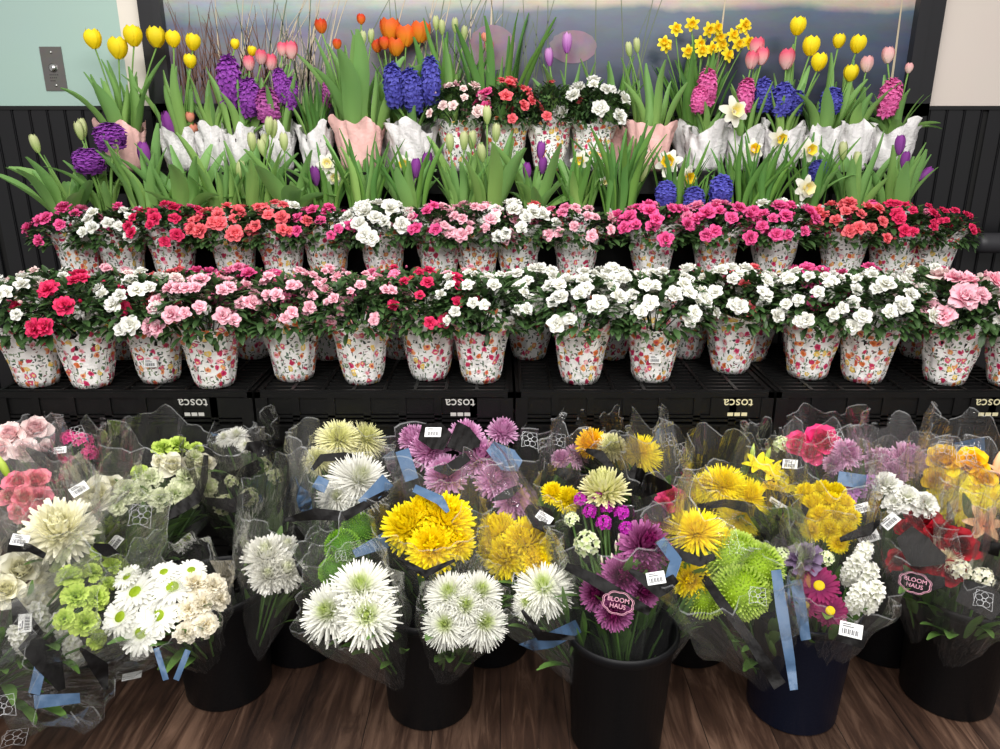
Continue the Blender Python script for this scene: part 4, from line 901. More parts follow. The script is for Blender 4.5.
class Sleeve:
    def __init__(s, B, C, rx, ry, seed, ext=.035, back=.09, vmin=.14, spread=0.0):
        r = random.Random(seed); s.B, s.C = Vector(B), Vector(C); s.a = (s.C-s.B); s.L = s.a.length; s.a.normalize()
        up = Vector((0, .55, .85)); s.e1 = (up-s.a*up.dot(s.a)).normalized(); s.e2 = s.a.cross(s.e1).normalized()
        s.rx, s.ry, s.ext, s.back, s.vmin = rx, ry, ext/s.L, back/s.L, vmin
        s.ph = [r.uniform(0, 6.28) for _ in range(8)]; s.nf = r.randint(5, 8); s.cor = [r.uniform(.35, .8), -r.uniform(.35, .8), r.uniform(1.5, 2.2), -r.uniform(1.5, 2.2)]
        s.ch = [r.uniform(.25, 1.1), r.uniform(.25, 1.1), r.uniform(.1, .4), r.uniform(.1, .4)]
    def vmax(s, u):
        c = math.cos(u); v = 1+s.ext+s.back*max(0, .5+.5*c)**1.6
        for q, h in zip(s.cor, s.ch):
            d = abs((u-q+PI) % (2*PI)-PI); v += s.back*.75*h*max(0, 1-d/.42)
        return v+s.ext*.18*math.sin(5*u+s.ph[5])+.012*math.sin(13*u+s.ph[6])
    def S(s, u, v, off=0.):
        f = max(0, min(1.25, (v-.1)/.9)); prof = f**1.15 if f < 1 else 1+(f-1)*.35
        w = .055*math.sin(s.nf*u+s.ph[0]+1.2*v)+.04*math.sin((2*s.nf+1)*u+s.ph[1]-3*v)+.03*math.sin(23*u+s.ph[2]+9*v)
        w += .035*math.sin(5*v*3+3*u+s.ph[3])+.02*math.sin(17*v+6*u+s.ph[4])
        q = 1+w*(.4+f)
        ax = .022+(s.rx-.022)*prof; ay = .022+(s.ry-.022)*prof
        rad = s.e1*(math.cos(u)*ay*q)+s.e2*(math.sin(u)*ax*q)
        return s.B+s.a*(v*s.L)+rad+(rad.normalized()*off if off else Vector((0, 0, 0)))
    def nrm(s, u, v):
        e = .03; du = s.S(u+e, v)-s.S(u-e, v); dv = s.S(u, v+e)-s.S(u, v-e); n = du.cross(dv); n.normalize()
        if n.dot(s.S(u, v)-(s.B+s.a*(v*s.L))) < 0: n = -n
        return n
    def grid(s):
        if not hasattr(s, 'G'):
            s.G = []
            for i in range(72):
                u = 2*PI*i/72; vm = s.vmax(u)
                for j in range(26):
                    v = lerp(.3, vm, j/25); p = s.S(u, v); fr = s.nrm(u, v).dot(CAM-p) > 0; x, y = proj(p); s.G.append((x, y, u, v, fr))
            s.GA = np.array([(g[0], g[1], 0 if g[4] else 1) for g in s.G])
        return s.GA
    def find(s, px, py, front=True):
        A = s.grid(); d = np.hypot(A[:, 0]-px, A[:, 1]-py)+A[:, 2]*(9 if front else -6)
        g = s.G[int(np.argmin(d))]; u, v = g[2], g[3]; u0, v0 = u, v
        for _ in range(4):
            x, y = proj(s.S(u, v)); e = .01; xu, yu = proj(s.S(u+e, v)); xv, yv = proj(s.S(u, v+e))
            a, b, c, dd = (xu-x)/e, (xv-x)/e, (yu-y)/e, (yv-y)/e; det = a*dd-b*c
            if abs(det) < 40: break
            rx, ry = px-x, py-y
            du, dv = (dd*rx-b*ry)/det, (a*ry-c*rx)/det
            u += max(-.06, min(.06, du)); v += max(-.04, min(.04, dv))
        u = max(u0-.14, min(u0+.14, u)); v = max(v0-.08, min(v0+.08, v)); v = max(.2, min(s.vmax(u), v))
        return u, v
    def mesh(s, mat):
        NU, NV_ = 60, 15; mb = MB(); V = []
        for j in range(NV_):
            for i in range(NU):
                u = 2*PI*i/NU; v = lerp(s.vmin, s.vmax(u), j/(NV_-1)); V.append(tuple(s.S(u, v)-s.B))
        F = [(j*NU+i, j*NU+(i+1) % NU, (j+1)*NU+(i+1) % NU, (j+1)*NU+i) for j in range(NV_-1) for i in range(NU)]
        mb.add(V, F); me = mb.mesh('cellophane_sleeve', [mat]); ul = me.uv_layers.new(name='UVMap')
        w = (s.rx+s.ry)*.5; uvs = []
        for j in range(NV_-1):
            for i in range(NU):
                a, b, y0, y1 = 2*PI*i/NU*w, 2*PI*(i+1)/NU*w, j/(NV_-1)*s.L, (j+1)/(NV_-1)*s.L; uvs += [a, y0, b, y0, b, y1, a, y1]
        ul.data.foreach_set('uv', np.array(uvs, np.float32)); return me
    def edge(s):
        mb = MB(); k = 90; V = []
        for i in range(k):
            u = 2*PI*i/k; v = s.vmax(u); a, b = s.S(u, v)-s.B, s.S(u, v-.004/s.L, .0006)-s.B; V += [tuple(a), tuple(b)]
        mb.add(V, [(2*i, 2*((i+1) % k), 2*((i+1) % k)+1, 2*i+1) for i in range(k)]); return mb.mesh('edge_highlight', [EDGE])
    def strip(s, pts, mat, front=True, off=.0025, name='black_band', sub=7):
        """a printed band of the film through the given points (x, y, width)"""
        rows = []; P = []
        for (x0, y0, w0), (x1, y1, w1) in zip(pts[:-1], pts[1:]):
            for k in range(sub): f = k/sub; P.append((lerp(x0, x1, f), lerp(y0, y1, f), lerp(w0, w1, f), x1-x0, y1-y0))
        P.append((*pts[-1], pts[-1][0]-pts[-2][0], pts[-1][1]-pts[-2][1]))
        for x, y, w, dx, dy in P:
            L = math.hypot(dx, dy)+1e-6; nx, ny = -dy/L, dx/L
            rows.append([s.find(x+nx*w*q, y+ny*w*q, front) for q in (-.5, -.17, .17, .5)])
        # unwrap angles
        V = []; u0 = rows[0][0][0]
        for row in rows:
            for u, v in row:
                u = u0+((u-u0+PI) % (2*PI)-PI); V.append(tuple(s.S(u, v, off)-s.B))
        k = 4; F = [(i*k+j, i*k+j+1, (i+1)*k+j+1, (i+1)*k+j) for i in range(len(rows)-1) for j in range(k-1)]
        mb = MB(); mb.add(V, F); return mb.mesh(name, [mat])
    def stick(s, px, py, off=.006, front=True, ang=0.):
        u, v = s.find(px, py, front); p = s.S(u, v, off); n = s.nrm(u, v)
        if n.dot(CAM-p) < 0: n = -n
        n = (n+(CAM-p).normalized()*.8).normalized()
        up = UP-n*UP.dot(n); up.normalize(); x = up.cross(n)
        M = Matrix((x, up, n)).transposed().to_4x4() @ Matrix.Rotation(ang, 4, 'Z'); M.translation = p+n*off-s.B; return M
class Dome:
    """the film pulled over the flower heads: a shallow dome over the opening"""
    def __init__(s, B, C, n, R, h0): s.B, s.C, s.n, s.R, s.h0 = B, C, n, R, h0
    def rho(s, px, py): return (on_plane(px, py, s.C, s.n)-s.C).length
    def P(s, px, py, off=0.):
        h = s.h0*math.sqrt(max(.04, 1-(s.rho(px, py)/(1.35*s.R))**2)); return on_plane(px, py, s.C+s.n*(h+off), s.n)
    def inside(s, pts): return sum(s.rho(q[0], q[1]) for q in pts)/len(pts) < 1.2*s.R
    def strip(s, pts, mat, off, name, sub=6):
        P = []; V = []
        for (x0, y0, w0), (x1, y1, w1) in zip(pts[:-1], pts[1:]):
            for k in range(sub): f = k/sub; P.append((lerp(x0, x1, f), lerp(y0, y1, f), lerp(w0, w1, f)))
        P.append(pts[-1])
        for i, (x, y, w) in enumerate(P):
            a, b = P[max(0, i-2)], P[min(len(P)-1, i+2)]; dx, dy = b[0]-a[0], b[1]-a[1]; L = math.hypot(dx, dy)+1e-6
            for q in (-.5, -.17, .17, .5): V.append(tuple(s.P(x-dy/L*w*q, y+dx/L*w*q, off+.003*math.sin(i*1.7+q*5))-s.B))
        mb = MB(); mb.add(V, [(i*4+j, i*4+j+1, (i+1)*4+j+1, (i+1)*4+j) for i in range(len(P)-1) for j in range(3)]); return mb.mesh(name, [mat])
    def stick(s, px, py, off, ang=0.):
        p = s.P(px, py, off+.004); n = (s.n+(p-s.C)/s.R*.35+(CAM-p).normalized()*.4).normalized(); up = UP-n*UP.dot(n); up.normalize(); x = up.cross(n)
        M = Matrix((x, up, n)).transposed().to_4x4() @ Matrix.Rotation(ang, 4, 'Z'); M.translation = p-s.B; return M
def bouquet(label, bk, Y, flowers, ext=.03, back=.08, film=None, black=(), blue=(), tags=(), emb=(), pad=.024, leaf=16, off=(0, 0), center=None, tilt=.5, ry=None, leafL=.11, emb2=()):
    cx = sum(f[2] for f in flowers)/len(flowers); cy = sum(f[3] for f in flowers)/len(flowers)
    if center: cx, cy = center
    C = at(cx, cy, Y); B0 = BK[bk]; dxy = Vector((C.x-B0.x, C.y-B0.y, 0)); m = dxy.length
    B = Vector((B0.x, B0.y, .05))+dxy*min(.25, .06/max(m, 1e-3)) + Vector((R_.uniform(-.03, .03), R_.uniform(-.02, .02), 0))
    a = (C-B).normalized(); n = (a*(1-tilt)+(CAM-C).normalized()*tilt).normalized()
    P = []
    for t, c, x, y, sz in flowers:
        p = on_plane(x, y, C, n); P.append((t, c, p, sz*depth(p)/FPX/2))
    sl0 = Sleeve(B, C, .1, .1, 0)
    rx = max(abs((p-C).dot(sl0.e2))+r*.85 for _, _, p, r in P)+pad
    ryy = max(max(abs((p-C).dot(sl0.e1))+r*.8 for _, _, p, r in P)+pad*.8, rx*.55)
    rx = max(rx, .055); ryy = max(.05, ry or ryy)
    seed = R_.randint(0, 9999)
    ys = [q[1]-q[2]*.4 for b in black if not isinstance(b[0], str) for q in b]+[t_[1]-7 for t_ in tags]+[t_[1]-8 for t_ in emb]
    ymin = max(min(ys), cy-48) if ys else 1e9
    while True:
        sl = Sleeve(B, C, rx, ryy, seed, ext, max(back, ext*.6))
        if ext > .15 or min(proj(sl.S(u, sl.vmax(u)))[1] for u in (PI-.5, PI, PI+.5)) < ymin: break
        ext += .01
    top = 408+R_.uniform(-6, 14)
    while sl.back*sl.L > .012 and min(proj(sl.S(u, sl.vmax(u)))[1] for u in np.linspace(-PI, PI, 36)) < top:
        back = sl.back*sl.L-.008; sl = Sleeve(B, C, rx, ryy, seed, ext, back)
    while ext > .03 and min(proj(sl.S(u, sl.vmax(u)))[1] for u in np.linspace(-PI, PI, 36)) < top-6:
        ext -= .008; sl = Sleeve(B, C, rx, ryy, seed, ext, max(back, .012))
    rt = root('flower_bouquet', label, 'bouquet', B, 'wrapped bouquets in the floor buckets')
    link('cellophane_sleeve', sl.mesh(film or FILM), rt)
    link('edge_highlight', sl.edge(), rt)
    g = MB(); rr = random.Random(seed)
    for t, c, p, r in P:
        rho = (p-C).length/max(rx, .01); pos = p+n*(.02*(1-rho))-B
        out = (p-C)/max(rx, .02); d = (n*.75+out*.55+Vector((0, 0, .12))).normalized()
        if t == 'rose': d = (d+(CAM-p).normalized()*.7).normalized()
        sc = r
        if t == 'stock':
            o = link(FNAME[t], proto(t), rt, pc(c), mw=frame(pos, (Vector((out.x*.3, -.2, 1))).normalized(), r/.5, sz=.85)); 
        elif t == 'lbud':
            o = link(FNAME[t], proto(t), rt, pc(c), mw=frame(pos, (a+out*.4).normalized(), r))
        else:
            sc = r*(1.0 if t in ('spider', 'fine', 'foot', 'daisy', 'carn', 'kale') else 1.05)
            o = link(FNAME[t], proto(t), rt, pc(c), mw=frame(pos, d, sc, sz=(.9 if t in ('spider', 'fine') else 1)))
            if t == 'daisy': link('flower_center', HEART, o, pc('heartyellow' if c in ('winedaisy', 'yellow', 'gold') else 'heartgreen'))
        q = pos-d*r*.1; mid = Vector((0, 0, 0)).lerp(q, .5)+Vector((rr.uniform(-.01, .01), rr.uniform(-.01, .01), 0))
        g.tube([(0, 0, 0), mid, q-a*.01], .0032, 4, t=.3)
    for i in range(leaf):
        u = rr.uniform(0, 2*PI); v = rr.uniform(.45, .86); k = rr.uniform(.35, .86); p = sl.S(u, v)-B; ctr = sl.a*(v*sl.L); p = ctr+(p-ctr)*k
        d = (sl.a+(p-ctr).normalized()*rr.uniform(.1, .7)+Vector((rr.uniform(-.2, .2),)*3)).normalized(); side = d.cross(Vector((.2, .3, 1))).normalized(); nn = side.cross(d)
        V, F, T = petal(leafL*rr.uniform(.6, 1.2), rr.uniform(.018, .034), 5, 2, rr.uniform(-.9, .3), .3, 'lance', rng=rr)
        g.add(V @ np.array([list(d), list(side), list(nn)])+np.array(p), F, T)
    link('foliage', g.mesh('bouquet_foliage', [LEAF_BQ]), rt)
    dm = Dome(B, C, n, max(rx, ryy)-pad*.5, max(r for _, _, _, r in P)*.92+.02)
    for b in black: link('black_band', dm.strip(b, BAND_K, .004, 'black_band') if not isinstance(b[0], str) and dm.inside(b) else sl.strip(b[1:] if isinstance(b[0], str) else b, BAND_K, front=not isinstance(b[0], str)), rt)
    for b in blue: link('blue_band', dm.strip(b, BAND_B, .001, 'blue_band') if not isinstance(b[0], str) and dm.inside(b) else sl.strip(b[1:] if isinstance(b[0], str) else b, BAND_B, front=not isinstance(b[0], str), off=.0015, name='blue_band'), rt)
    for x, y, ang, s in tags:
        o = link('price_label', PRICE, rt, mw=(dm.stick(x, y, .006, ang) if dm.inside([(x, y)]) else sl.stick(x, y, .006, ang=ang)) @ Matrix.Scale(s, 4) @ Matrix.Rotation(-PI/2, 4, 'X'))
    for x, y, s in emb: link('printed_emblem', EMB, rt, mw=(dm.stick(x, y, .009, R_.uniform(-.3, .3)) if dm.inside([(x, y)]) else sl.stick(x, y, .006, ang=R_.uniform(-.3, .3))) @ Matrix.Scale(s*.66, 4))
    for x, y, s in emb2: link('printed_emblem', EMBC, rt, mw=(dm.stick(x, y, .012, -.15) if dm.inside([(x, y)]) else sl.stick(x, y, .012, ang=-.15)) @ Matrix.Scale(s, 4))
    return rt
def F(t, c, *pts): return [(t, c, *p) for p in pts]
# --- switch-plate end
bouquet('blush and cream roses in frosted film with a pointed black collar against the end crate', 'K0', -.10, F('rose', 'blush', (12, 438, 28), (36, 432, 28), (26, 454, 26), (46, 452, 22), (2, 452, 22)), film=FILM_H, black=[[(26, 448, 3), (38, 457, 12), (50, 462, 18)]], back=.1)
bouquet('tight cluster of salmon pink roses in clear film with a green lily bud beside', 'K0', -.26, F('rose', 'pinkrose', (20, 486, 26), (37, 484, 27), (26, 501, 25), (41, 502, 25), (12, 499, 22), (34, 516, 24), (20, 514, 20))+F('lbud', 'lime', (5, 470, 36)), film=FILM_H, back=.07)
bouquet('small hot pink carnation cluster behind a black collar with price label', 'K0', -.08, F('cluster', 'hotpink', (70, 440, 20), (83, 443, 22), (90, 455, 18), (58, 478, 16), (44, 470, 14), (66, 466, 14)), black=[[(52, 440, 8), (50, 460, 26), (56, 480, 4)], [(70, 478, 4), (62, 488, 16)]], blue=[['b', (62, 428, 14), (86, 428, 16)]], tags=[(60, 450, .1, 1.1)], emb=[(76, 428, .9)])
bouquet('single ivory rose with dark leaves and a tilted price label beside the green-white mix', 'K0', -.24, F('rose', 'ivory', (96, 498, 38), (112, 488, 22)), black=[[(104, 545, 14), (120, 528, 14)]], tags=[(79, 489, .6, 1.5), (115, 540, .9, 1.4)], leaf=20)
bouquet('one large creamy white chrysanthemum in frosted film above the lime carnations', 'K0', -.38, F('foot', 'ivory', (61, 534, 72)), film=FILM_H, black=[[(8, 545, 14), (30, 548, 8), (45, 556, 6)]], tags=[(20, 540, -.2, 1.4)])
bouquet('cream roses low at the photo edge with a labelled black collar', 'F0', -.44, F('rose', 'ivory', (20, 573, 42), (48, 590, 32), (6, 592, 32), (30, 602, 28)), film=FILM_H, black=[[(14, 598, 6), (24, 625, 24), (42, 636, 8)]], tags=[(25, 623, 1.5, 1.5)])
bouquet('lime green carnations in a wedge of clear film with black points', 'F0', -.50, F('carn', 'lime', (69, 578, 26), (90, 574, 22), (102, 554, 26), (112, 566, 20), (74, 598, 28), (94, 600, 26), (64, 620, 22), (84, 624, 28), (97, 640, 20), (106, 585, 18)), black=[[(93, 545, 4), (106, 550, 14), (118, 556, 6)], [(80, 648, 3), (100, 668, 18), (106, 690, 4)]], center=(86, 600), pad=.02)
bouquet('white stock in loose film with blue strips drooping to the floor at the photo edge', 'F0', -.55, F('stock', 'stockwhite', (62, 628, 20), (72, 652, 20), (40, 618, 20), (20, 640, 20)), black=[[(25, 640, 22), (48, 660, 30), (62, 690, 8)]], blue=[[(40, 668, 12), (34, 694, 12)], [(34, 702, 14), (80, 698, 10)]], emb=[(16, 735, 1.3), (4, 706, 1.2)], film=FILM, ext=.05, back=.05, pad=.05, center=(45, 660))
bouquet('white and pale green mixed carnations in a wide film fan with a curved black edge', 'K0', -.16, F('carn', 'palegreen', (186, 480, 28), (174, 496, 24), (200, 476, 22), (193, 460, 20), (128, 492, 28), (150, 480, 24), (160, 500, 24), (190, 497, 26), (207, 490, 22), (118, 505, 22), (142, 494, 22))+F('carn', 'lime', (162, 450, 22), (178, 447, 22), (140, 474, 18), (196, 450, 16))+F('rose', 'ivory', (172, 468, 26), (160, 464, 18), (204, 465, 20)), black=[[(164, 520, 4), (180, 508, 12), (196, 498, 12), (204, 478, 8), (206, 455, 5)]], emb=[(141, 516, 1.4)], leaf=70, back=.06, tilt=.65)
bouquet('small white chrysanthemums on bare green stems between the green-white mix and blue wrap', 'K1', -.06, F('fine', 'white', (238, 440, 24), (226, 441, 20), (246, 448, 16)), black=[[(216, 482, 14), (240, 476, 14), (262, 462, 10)]], blue=[['b', (208, 424, 14), (216, 432, 8)], [(238, 505, 8), (262, 498, 8)]], leaf=30)
bouquet('white spray in dark film low between the white stems and the cream chrysanthemum', 'K1', -.12, F('cluster', 'palegreen', (262, 468, 22), (275, 478, 20), (250, 500, 22), (224, 506, 24), (212, 488, 20), (234, 484, 18)), film=FILM_K, leaf=26, black=[[(240, 445, 4), (262, 448, 16), (284, 442, 4)], [(205, 500, 6), (232, 506, 14), (250, 494, 8)]])
bouquet('white daisies with green hearts beside cream carnations in rounded film', 'F1', -.50, F('daisy', 'whitegreen', (137, 594, 46), (174, 590, 46), (159, 599, 36), (122, 618, 42), (160, 618, 44), (143, 634, 46), (128, 578, 30), (192, 572, 30), (165, 574, 30))+F('carn', 'cream', (196, 586, 30), (214, 588, 28), (204, 606, 32), (220, 600, 22), (190, 612, 26), (206, 626, 26), (186, 634, 22)), ext=.035, back=.05, pad=.02, center=(168, 605), blue=[[(156, 648, 6), (166, 680, 6)], [(188, 650, 6), (176, 680, 6)]])
bouquet('fluffy white chrysanthemum in clear film beside the daisy bouquet', 'F1', -.38, F('foot', 'white', (266, 560, 50), (284, 574, 44), (268, 578, 40), (284, 552, 34)), back=.08, ext=.05, black=[[(228, 560, 6), (232, 582, 14), (240, 592, 4)], [(296, 528, 4), (304, 545, 10), (296, 560, 10)]])
bouquet('pair of large white chrysanthemums in dusty blue wrap with a black collar', 'K1', -.24, F('fine', 'white', (358, 484, 66), (337, 500, 42)), blue=[[(276, 490, 26), (300, 500, 26), (310, 516, 8)], [(318, 490, 14), (324, 478, 12)], [(362, 505, 12), (388, 480, 16)]], black=[[(285, 520, 4), (315, 514, 12), (345, 516, 10), (388, 492, 6)]], back=.06, tilt=.6)
bouquet('cream chrysanthemums in tall frosted film behind the blue wrapped white pair', 'K1', -.06, F('fine', 'paleyellow', (338, 444, 50), (364, 442, 46), (318, 462, 34)), film=FILM_H, black=[[(312, 470, 4), (322, 458, 8), (345, 456, 8), (372, 462, 5)]], back=.1)
bouquet('round green button chrysanthemums squeezed between two white bouquets', 'F2', -.36, F('pompon', 'green', (358, 532, 34), (345, 552, 34), (334, 572, 28)), film=FILM, blue=[[(354, 554, 8), (386, 540, 16)]], black=[[(296, 560, 3), (312, 590, 12), (320, 600, 4)]], emb=[(341, 556, .7)])
bouquet('three white spider chrysanthemums with spiky petals leaning over the floor gap', 'F2', -.57, F('spider', 'whitegreen', (362, 592, 66), (332, 614, 62), (367, 618, 66)), ext=.03, back=.05, pad=.018, tilt=.6, leaf=20)
bouquet('largest dome of yellow chrysanthemums in the centre of the buckets', 'F2', -.40, F('foot', 'yellow', (408, 530, 56), (446, 524, 62), (432, 550, 56), (424, 516, 46), (456, 545, 40)), film=FILM, back=.08, ext=.02, pad=.014, black=[[(398, 558, 3), (425, 574, 8), (455, 560, 3)]], tilt=.6, blue=[[(414, 488, 8), (440, 500, 10), (448, 512, 4)]])
bouquet('tall lilac pink chrysanthemums with big black peaks and a price label', 'K2', -.13, F('foot', 'lilac', (430, 452, 46), (446, 478, 46), (480, 462, 48), (496, 482, 46), (512, 502, 40), (414, 440, 34), (502, 434, 34), (466, 440, 40)), black=[[(420, 432, 16), (436, 436, 28), (448, 442, 18)], [(452, 434, 28), (466, 440, 26), (480, 444, 6)], [(434, 468, 4), (448, 470, 12), (468, 456, 10)], [(492, 500, 3), (508, 494, 10), (520, 486, 4)]], blue=[[(490, 446, 12), (508, 460, 24), (520, 466, 12)], [(402, 450, 14), (412, 480, 14)]], tags=[(433, 432, 0, 1.6)], back=.07, pad=.02, emb=[(530, 440, 1.2)])
bouquet('yellow chrysanthemum cluster beside the largest yellow dome under a dark label flap', 'F3', -.38, F('foot', 'yellow', (500, 534, 46), (527, 545, 54), (508, 560, 48), (494, 552, 36), (536, 562, 36)), film=FILM, black=[[(526, 508, 8), (542, 518, 26), (554, 534, 8)]], tags=[(544, 518, -.6, 1.5)], pad=.014, emb=[(519, 580, .8)], tilt=.6)
bouquet('white chrysanthemums with green hearts in clear rounded film on the second front bucket', 'F2', -.56, F('fine', 'whitegreen', (450, 598, 54), (478, 596, 52), (482, 624, 54), (446, 626, 50), (464, 610, 50)), ext=.02, back=.05, pad=.016, tilt=.6)
bouquet('single white chrysanthemum in film with a blue edge by the purple bouquet', 'F3', -.50, F('fine', 'whitegreen', (545, 592, 60), (530, 606, 36)), ext=.03, back=.06, blue=[[(520, 648, 8), (550, 640, 16), (578, 626, 14)]], tilt=.6, black=[[(522, 610, 3), (540, 636, 10), (575, 638, 4)]])
bouquet('small yellow chrysanthemums peeping between the lilac and purple bouquets', 'K2', -.28, F('foot', 'yellow', (552, 496, 26), (566, 502, 30)), back=.05)
bouquet('clear film bouquet printed with white emblems beside a pink chrysanthemum', 'K2', -.05, F('foot', 'pinkmum', (574, 460, 28), (560, 462, 22)), film=FILM, emb=[(558, 440, 1.2), (540, 436, 1.1)], black=[[(552, 470, 4), (568, 474, 14), (578, 486, 4)]], back=.10, ext=.06)
bouquet('pale yellow chrysanthemums under a grey peak of film in front of the crate seam', 'K3', -.07, F('foot', 'gold', (592, 446, 34))+F('foot', 'paleyellow', (612, 450, 32)), black=[[(586, 450, 4), (600, 455, 10), (612, 468, 6)]], film=FILM_K, back=.11)
bouquet('upright purple chrysanthemums with magenta carnations and a pink emblem in the centre bucket', 'F3', -.47, F('foot', 'paleyellow', (604, 490, 54))+F('cluster', 'magenta', (581, 500, 18), (598, 497, 17), (590, 512, 17), (607, 508, 17), (622, 514, 18), (604, 524, 18), (626, 530, 18))+F('cluster', 'palegreen', (588, 545, 30), (572, 520, 18))+F('lbud', 'cream', (616, 548, 14), (612, 560, 12), (602, 562, 12), (619, 540, 12))+F('foot', 'purplemum', (644, 548, 56), (622, 578, 46), (598, 594, 40), (642, 592, 36), (614, 612, 40), (640, 570, 40)), center=(614, 560), black=[[(566, 566, 8), (595, 580, 12), (628, 600, 12), (650, 612, 8)], [(630, 570, 5), (660, 590, 16), (676, 578, 10)]], blue=[[(660, 540, 10), (676, 560, 12), (668, 585, 10)]], tags=[(656, 578, .15, 1.5)], emb2=[(618, 603, .9)], leaf=60, leafL=.13, pad=.012, ext=.06, back=.05, tilt=.75, ry=.085)
bouquet('yellow chrysanthemum under a clear peaked film with white emblems at the crates', 'K3', -.06, F('fine', 'yellow', (641, 457, 46), (625, 460, 28)), film=FILM_H, emb=[(690, 448, 1.3), (668, 440, 1.1)], back=.1, ext=.04, blue=[['b', (640, 436, 12), (664, 436, 14)]], pad=.04)
bouquet('magenta roses mostly hidden behind two large black triangles of film', 'K3', -.24, F('rose', 'hotrose', (672, 500, 26), (655, 520, 22), (664, 510, 22)), black=[[(628, 478, 26), (645, 484, 26), (672, 486, 4)], [(640, 490, 4), (655, 512, 18), (676, 523, 4)]])
bouquet('single yellow spider chrysanthemum with radiating petals above the green pompons', 'F3', -.40, F('spider', 'yellow', (696, 536, 62))+F('foot', 'yellow', (690, 580, 40), (722, 545, 36)), black=[[(672, 552, 10), (700, 562, 10), (715, 556, 6)]], leaf=14, tilt=.65, pad=.012)
bouquet('yellow chrysanthemums crossed by a dark see-through band below the emblem film', 'K3', -.22, F('fine', 'yellow', (722, 490, 54), (748, 500, 46), (738, 522, 46), (706, 488, 36)), black=[[(694, 508, 6), (725, 503, 8), (750, 508, 12), (765, 528, 14), (775, 548, 8)]], back=.06, pad=.02)
bouquet('round lime green pompon chrysanthemums in film trailing over the navy bucket', 'F4', -.48, F('pompon', 'lime', (736, 564, 56), (757, 572, 50), (742, 596, 54), (706, 600, 40)), film=FILM, ext=.05, back=.05, pad=.04, black=[[(702, 574, 8), (720, 600, 10), (750, 640, 10), (780, 686, 14)]], blue=[[(776, 570, 10), (782, 610, 12), (790, 660, 10), (794, 690, 8)]], emb=[(758, 596, 1.0), (737, 548, .9)], leaf=26, center=(740, 598))
bouquet('yellow lilies in a narrow sleeve between the yellow chrysanthemums and pink roses', 'K3', -.12, F('lily', 'yellow', (757, 468, 32), (771, 476, 34), (781, 490, 32))+F('lbud', 'lime', (752, 456, 26), (766, 460, 26))+F('cluster', 'gold', (770, 490, 22)), back=.09)
bouquet('hot pink roses with lilac chrysanthemums and a labelled black flap at the crates', 'K4', -.10, F('rose', 'hotrose', (801, 448, 30), (823, 446, 36), (812, 456, 24))+F('foot', 'pinkmum', (846, 456, 34), (834, 466, 22))+F('cluster', 'palegreen', (783, 446, 20)), black=[[(784, 458, 14), (794, 466, 24), (806, 476, 12)]], tags=[(790, 464, 0, 1.4)], emb=[(836, 436, 1.0)], back=.09, blue=[[(838, 478, 14), (866, 482, 14)]])
bouquet('yellow daisies beside a black flap carrying a long price label', 'F4', -.33, F('foot', 'yellow', (806, 494, 24), (822, 492, 24), (836, 493, 22), (813, 507, 26), (829, 505, 26), (843, 506, 24), (803, 519, 22), (820, 519, 26), (836, 518, 26), (850, 519, 22), (812, 532, 24), (829, 532, 26), (845, 532, 24), (838, 544, 22)), black=[[(764, 492, 8), (782, 506, 30), (806, 516, 16)], [(840, 540, 5), (868, 530, 12), (880, 520, 4)]], tags=[(780, 508, -.35, 2.0)], tilt=.6)
bouquet('lilac chrysanthemums below an upright fold of white film', 'K4', -.10, F('foot', 'pinkmum', (880, 466, 36), (906, 464, 42), (892, 478, 32)), emb=[(876, 456, .9)], back=.11, film=FILM_H)
bouquet('white carnations with violet stock between the lilac and the red bouquets', 'K4', -.26, F('carn', 'stockwhite', (886, 490, 32), (906, 500, 30), (924, 506, 28), (894, 506, 24))+F('cluster', 'violet', (856, 490, 26), (848, 500, 22), (872, 484, 18)), black=[[(858, 508, 14), (872, 516, 20), (880, 524, 8)]], tags=[(862, 508, .4, 1.3), (868, 536, .45, 1.8)], leaf=20)
bouquet('purple ornamental kale with magenta daisies and white stock over the navy bucket', 'F4', -.50, F('kale', 'kale', (803, 560, 42))+F('daisy', 'winedaisy', (819, 588, 40), (830, 612, 34), (806, 606, 26))+F('stock', 'stockwhite', (852, 572, 20), (866, 580, 20), (872, 598, 20), (856, 600, 20), (862, 556, 18))+F('cluster', 'palegreen', (782, 556, 20), (826, 560, 18)), blue=[[(796, 580, 12), (800, 604, 12), (806, 640, 10)], [(786, 588, 8), (790, 630, 10), (788, 670, 10)]], tags=[(851, 630, -.15, 1.7)], black=[[(838, 632, 18), (866, 640, 18)]], center=(834, 586), leaf=24, tilt=.65)
bouquet('red roses behind a broad black flap with a pink printed emblem', 'F5', -.38, F('rose', 'red', (922, 522, 34), (938, 538, 34), (926, 546, 26), (958, 548, 38), (908, 530, 22), (918, 566, 26), (898, 562, 22), (952, 574, 28), (936, 564, 24)), black=[[(904, 532, 20), (920, 552, 34), (946, 560, 8)], [(890, 575, 10), (915, 584, 24), (945, 582, 10)]], emb2=[(915, 583, .9)], tags=[(890, 521, .9, 1.6)], leaf=24, tilt=.6, ext=.03)
bouquet('golden roses and yellow gerberas massed beneath a blue film peak', 'K4', -.24, F('rose', 'gold', (944, 462, 34), (970, 466, 36), (936, 482, 26), (982, 482, 26))+F('daisy', 'yellow', (952, 484, 36), (972, 492, 34), (956, 508, 42), (992, 498, 36), (980, 510, 30), (938, 500, 28))+F('rose', 'peach', (946, 492, 18)), blue=[['b', (955, 450, 14), (985, 448, 22)]], emb=[(945, 448, 1.0), (972, 440, 1.1)], back=.10, tilt=.6, pad=.02)
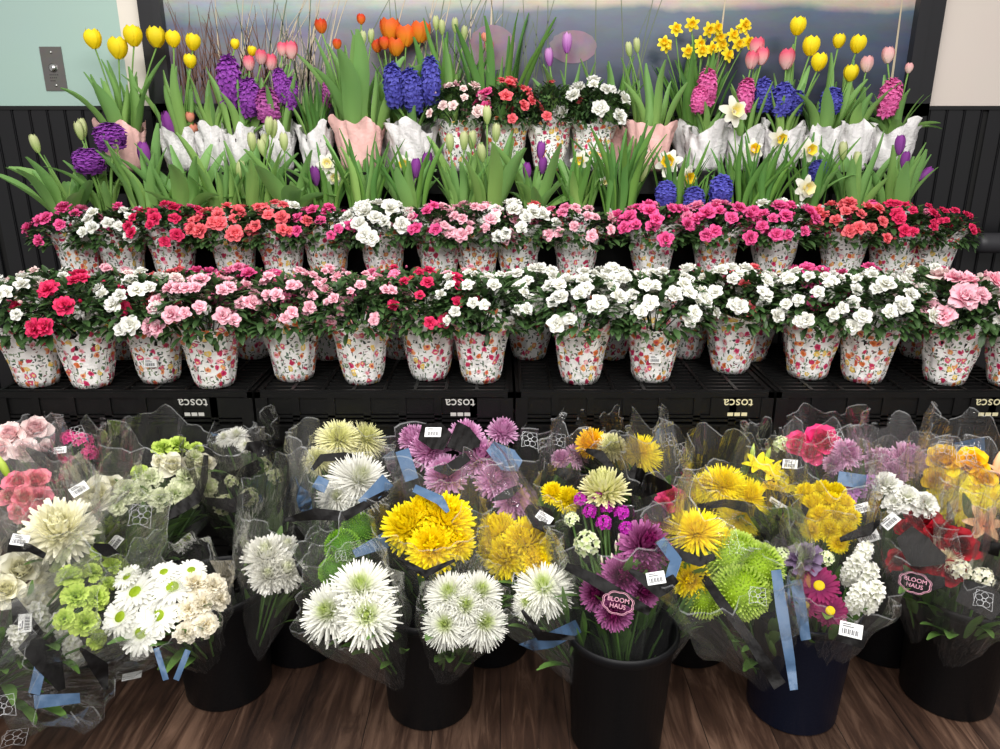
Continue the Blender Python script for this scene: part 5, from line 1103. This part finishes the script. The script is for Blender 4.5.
bouquet('peach lilies at the photo edge beside the golden roses', 'F5', -.30, F('lily', 'peach', (984, 526, 40), (1002, 476, 34))+F('lbud', 'peach', (975, 535, 34), (996, 468, 36)), leaf=24, black=[[(980, 545, 12), (1000, 550, 14)]])
bouquet('cream filler flowers in black edged film hanging low by the last front bucket', 'F5', -.50, F('cluster', 'ivory', (960, 572, 24), (982, 580, 24))+F('fine', 'cream', (948, 560, 30)), black=[[(960, 590, 24), (985, 600, 30), (1000, 612, 24)]], emb=[(984, 600, 1.0)], center=(972, 590), leaf=20, ext=.05)

# loose paper tag on the floor
p = atz(132, 676, 0); tg = MB(); tg.box(-.026, .026, -.016, .016, .0004, .0014); o = link('paper_tag', tg.mesh('paper_tag', [WHITE_L], False)); o.location = (p.x, p.y, 0); o.rotation_euler = (0, 0, .35)
o['label'] = 'small blank white paper tag lying on the dark wooden floor'; o['category'] = 'paper tag'

# ================================================================== LIGHT
def area(name, loc, rot, sx, sy, power, col=(1, 1, 1)):
    l = bpy.data.lights.new(name, 'AREA'); l.shape = 'RECTANGLE'; l.size = sx; l.size_y = sy; l.energy = power; l.color = col
    o = bpy.data.objects.new(name, l); COL.objects.link(o); o.location = loc; o.rotation_euler = rot; return o
area('ceiling_lamp_front', (0, -1.6, 3.1), (math.radians(20), 0, 0), 3.2, .35, 62, (1, .97, .94))
area('ceiling_lamp_rear', (0, -.3, 3.1), (math.radians(8), 0, 0), 3.2, .3, 28, (1, .97, .94))
for k, (y, z, pw) in enumerate(((-3.1, 3.2, 26), (-4.2, 3.3, 28), (-5.3, 3.5, 34))):  # unseen strips added behind the camera as front fill for the film
    for x in (-1.5, 1.5): area('added_front_fill', (x, y, z), (math.radians(24+10*k), 0, 0), 1.6, .2, pw, (1, .98, .96))
w = bpy.data.worlds.new('store'); scene.world = w; w.use_nodes = True
w.node_tree.nodes['Background'].inputs[0].default_value = (1, .98, .96, 1); w.node_tree.nodes['Background'].inputs[1].default_value = .34
vs = scene.view_settings; vs.view_transform = 'Standard'; vs.look = 'None'; vs.gamma = 1; vs.use_curve_mapping = False; vs.exposure = 0.25
scene.cycles.transparent_max_bounces = 24; scene.cycles.max_bounces = 8
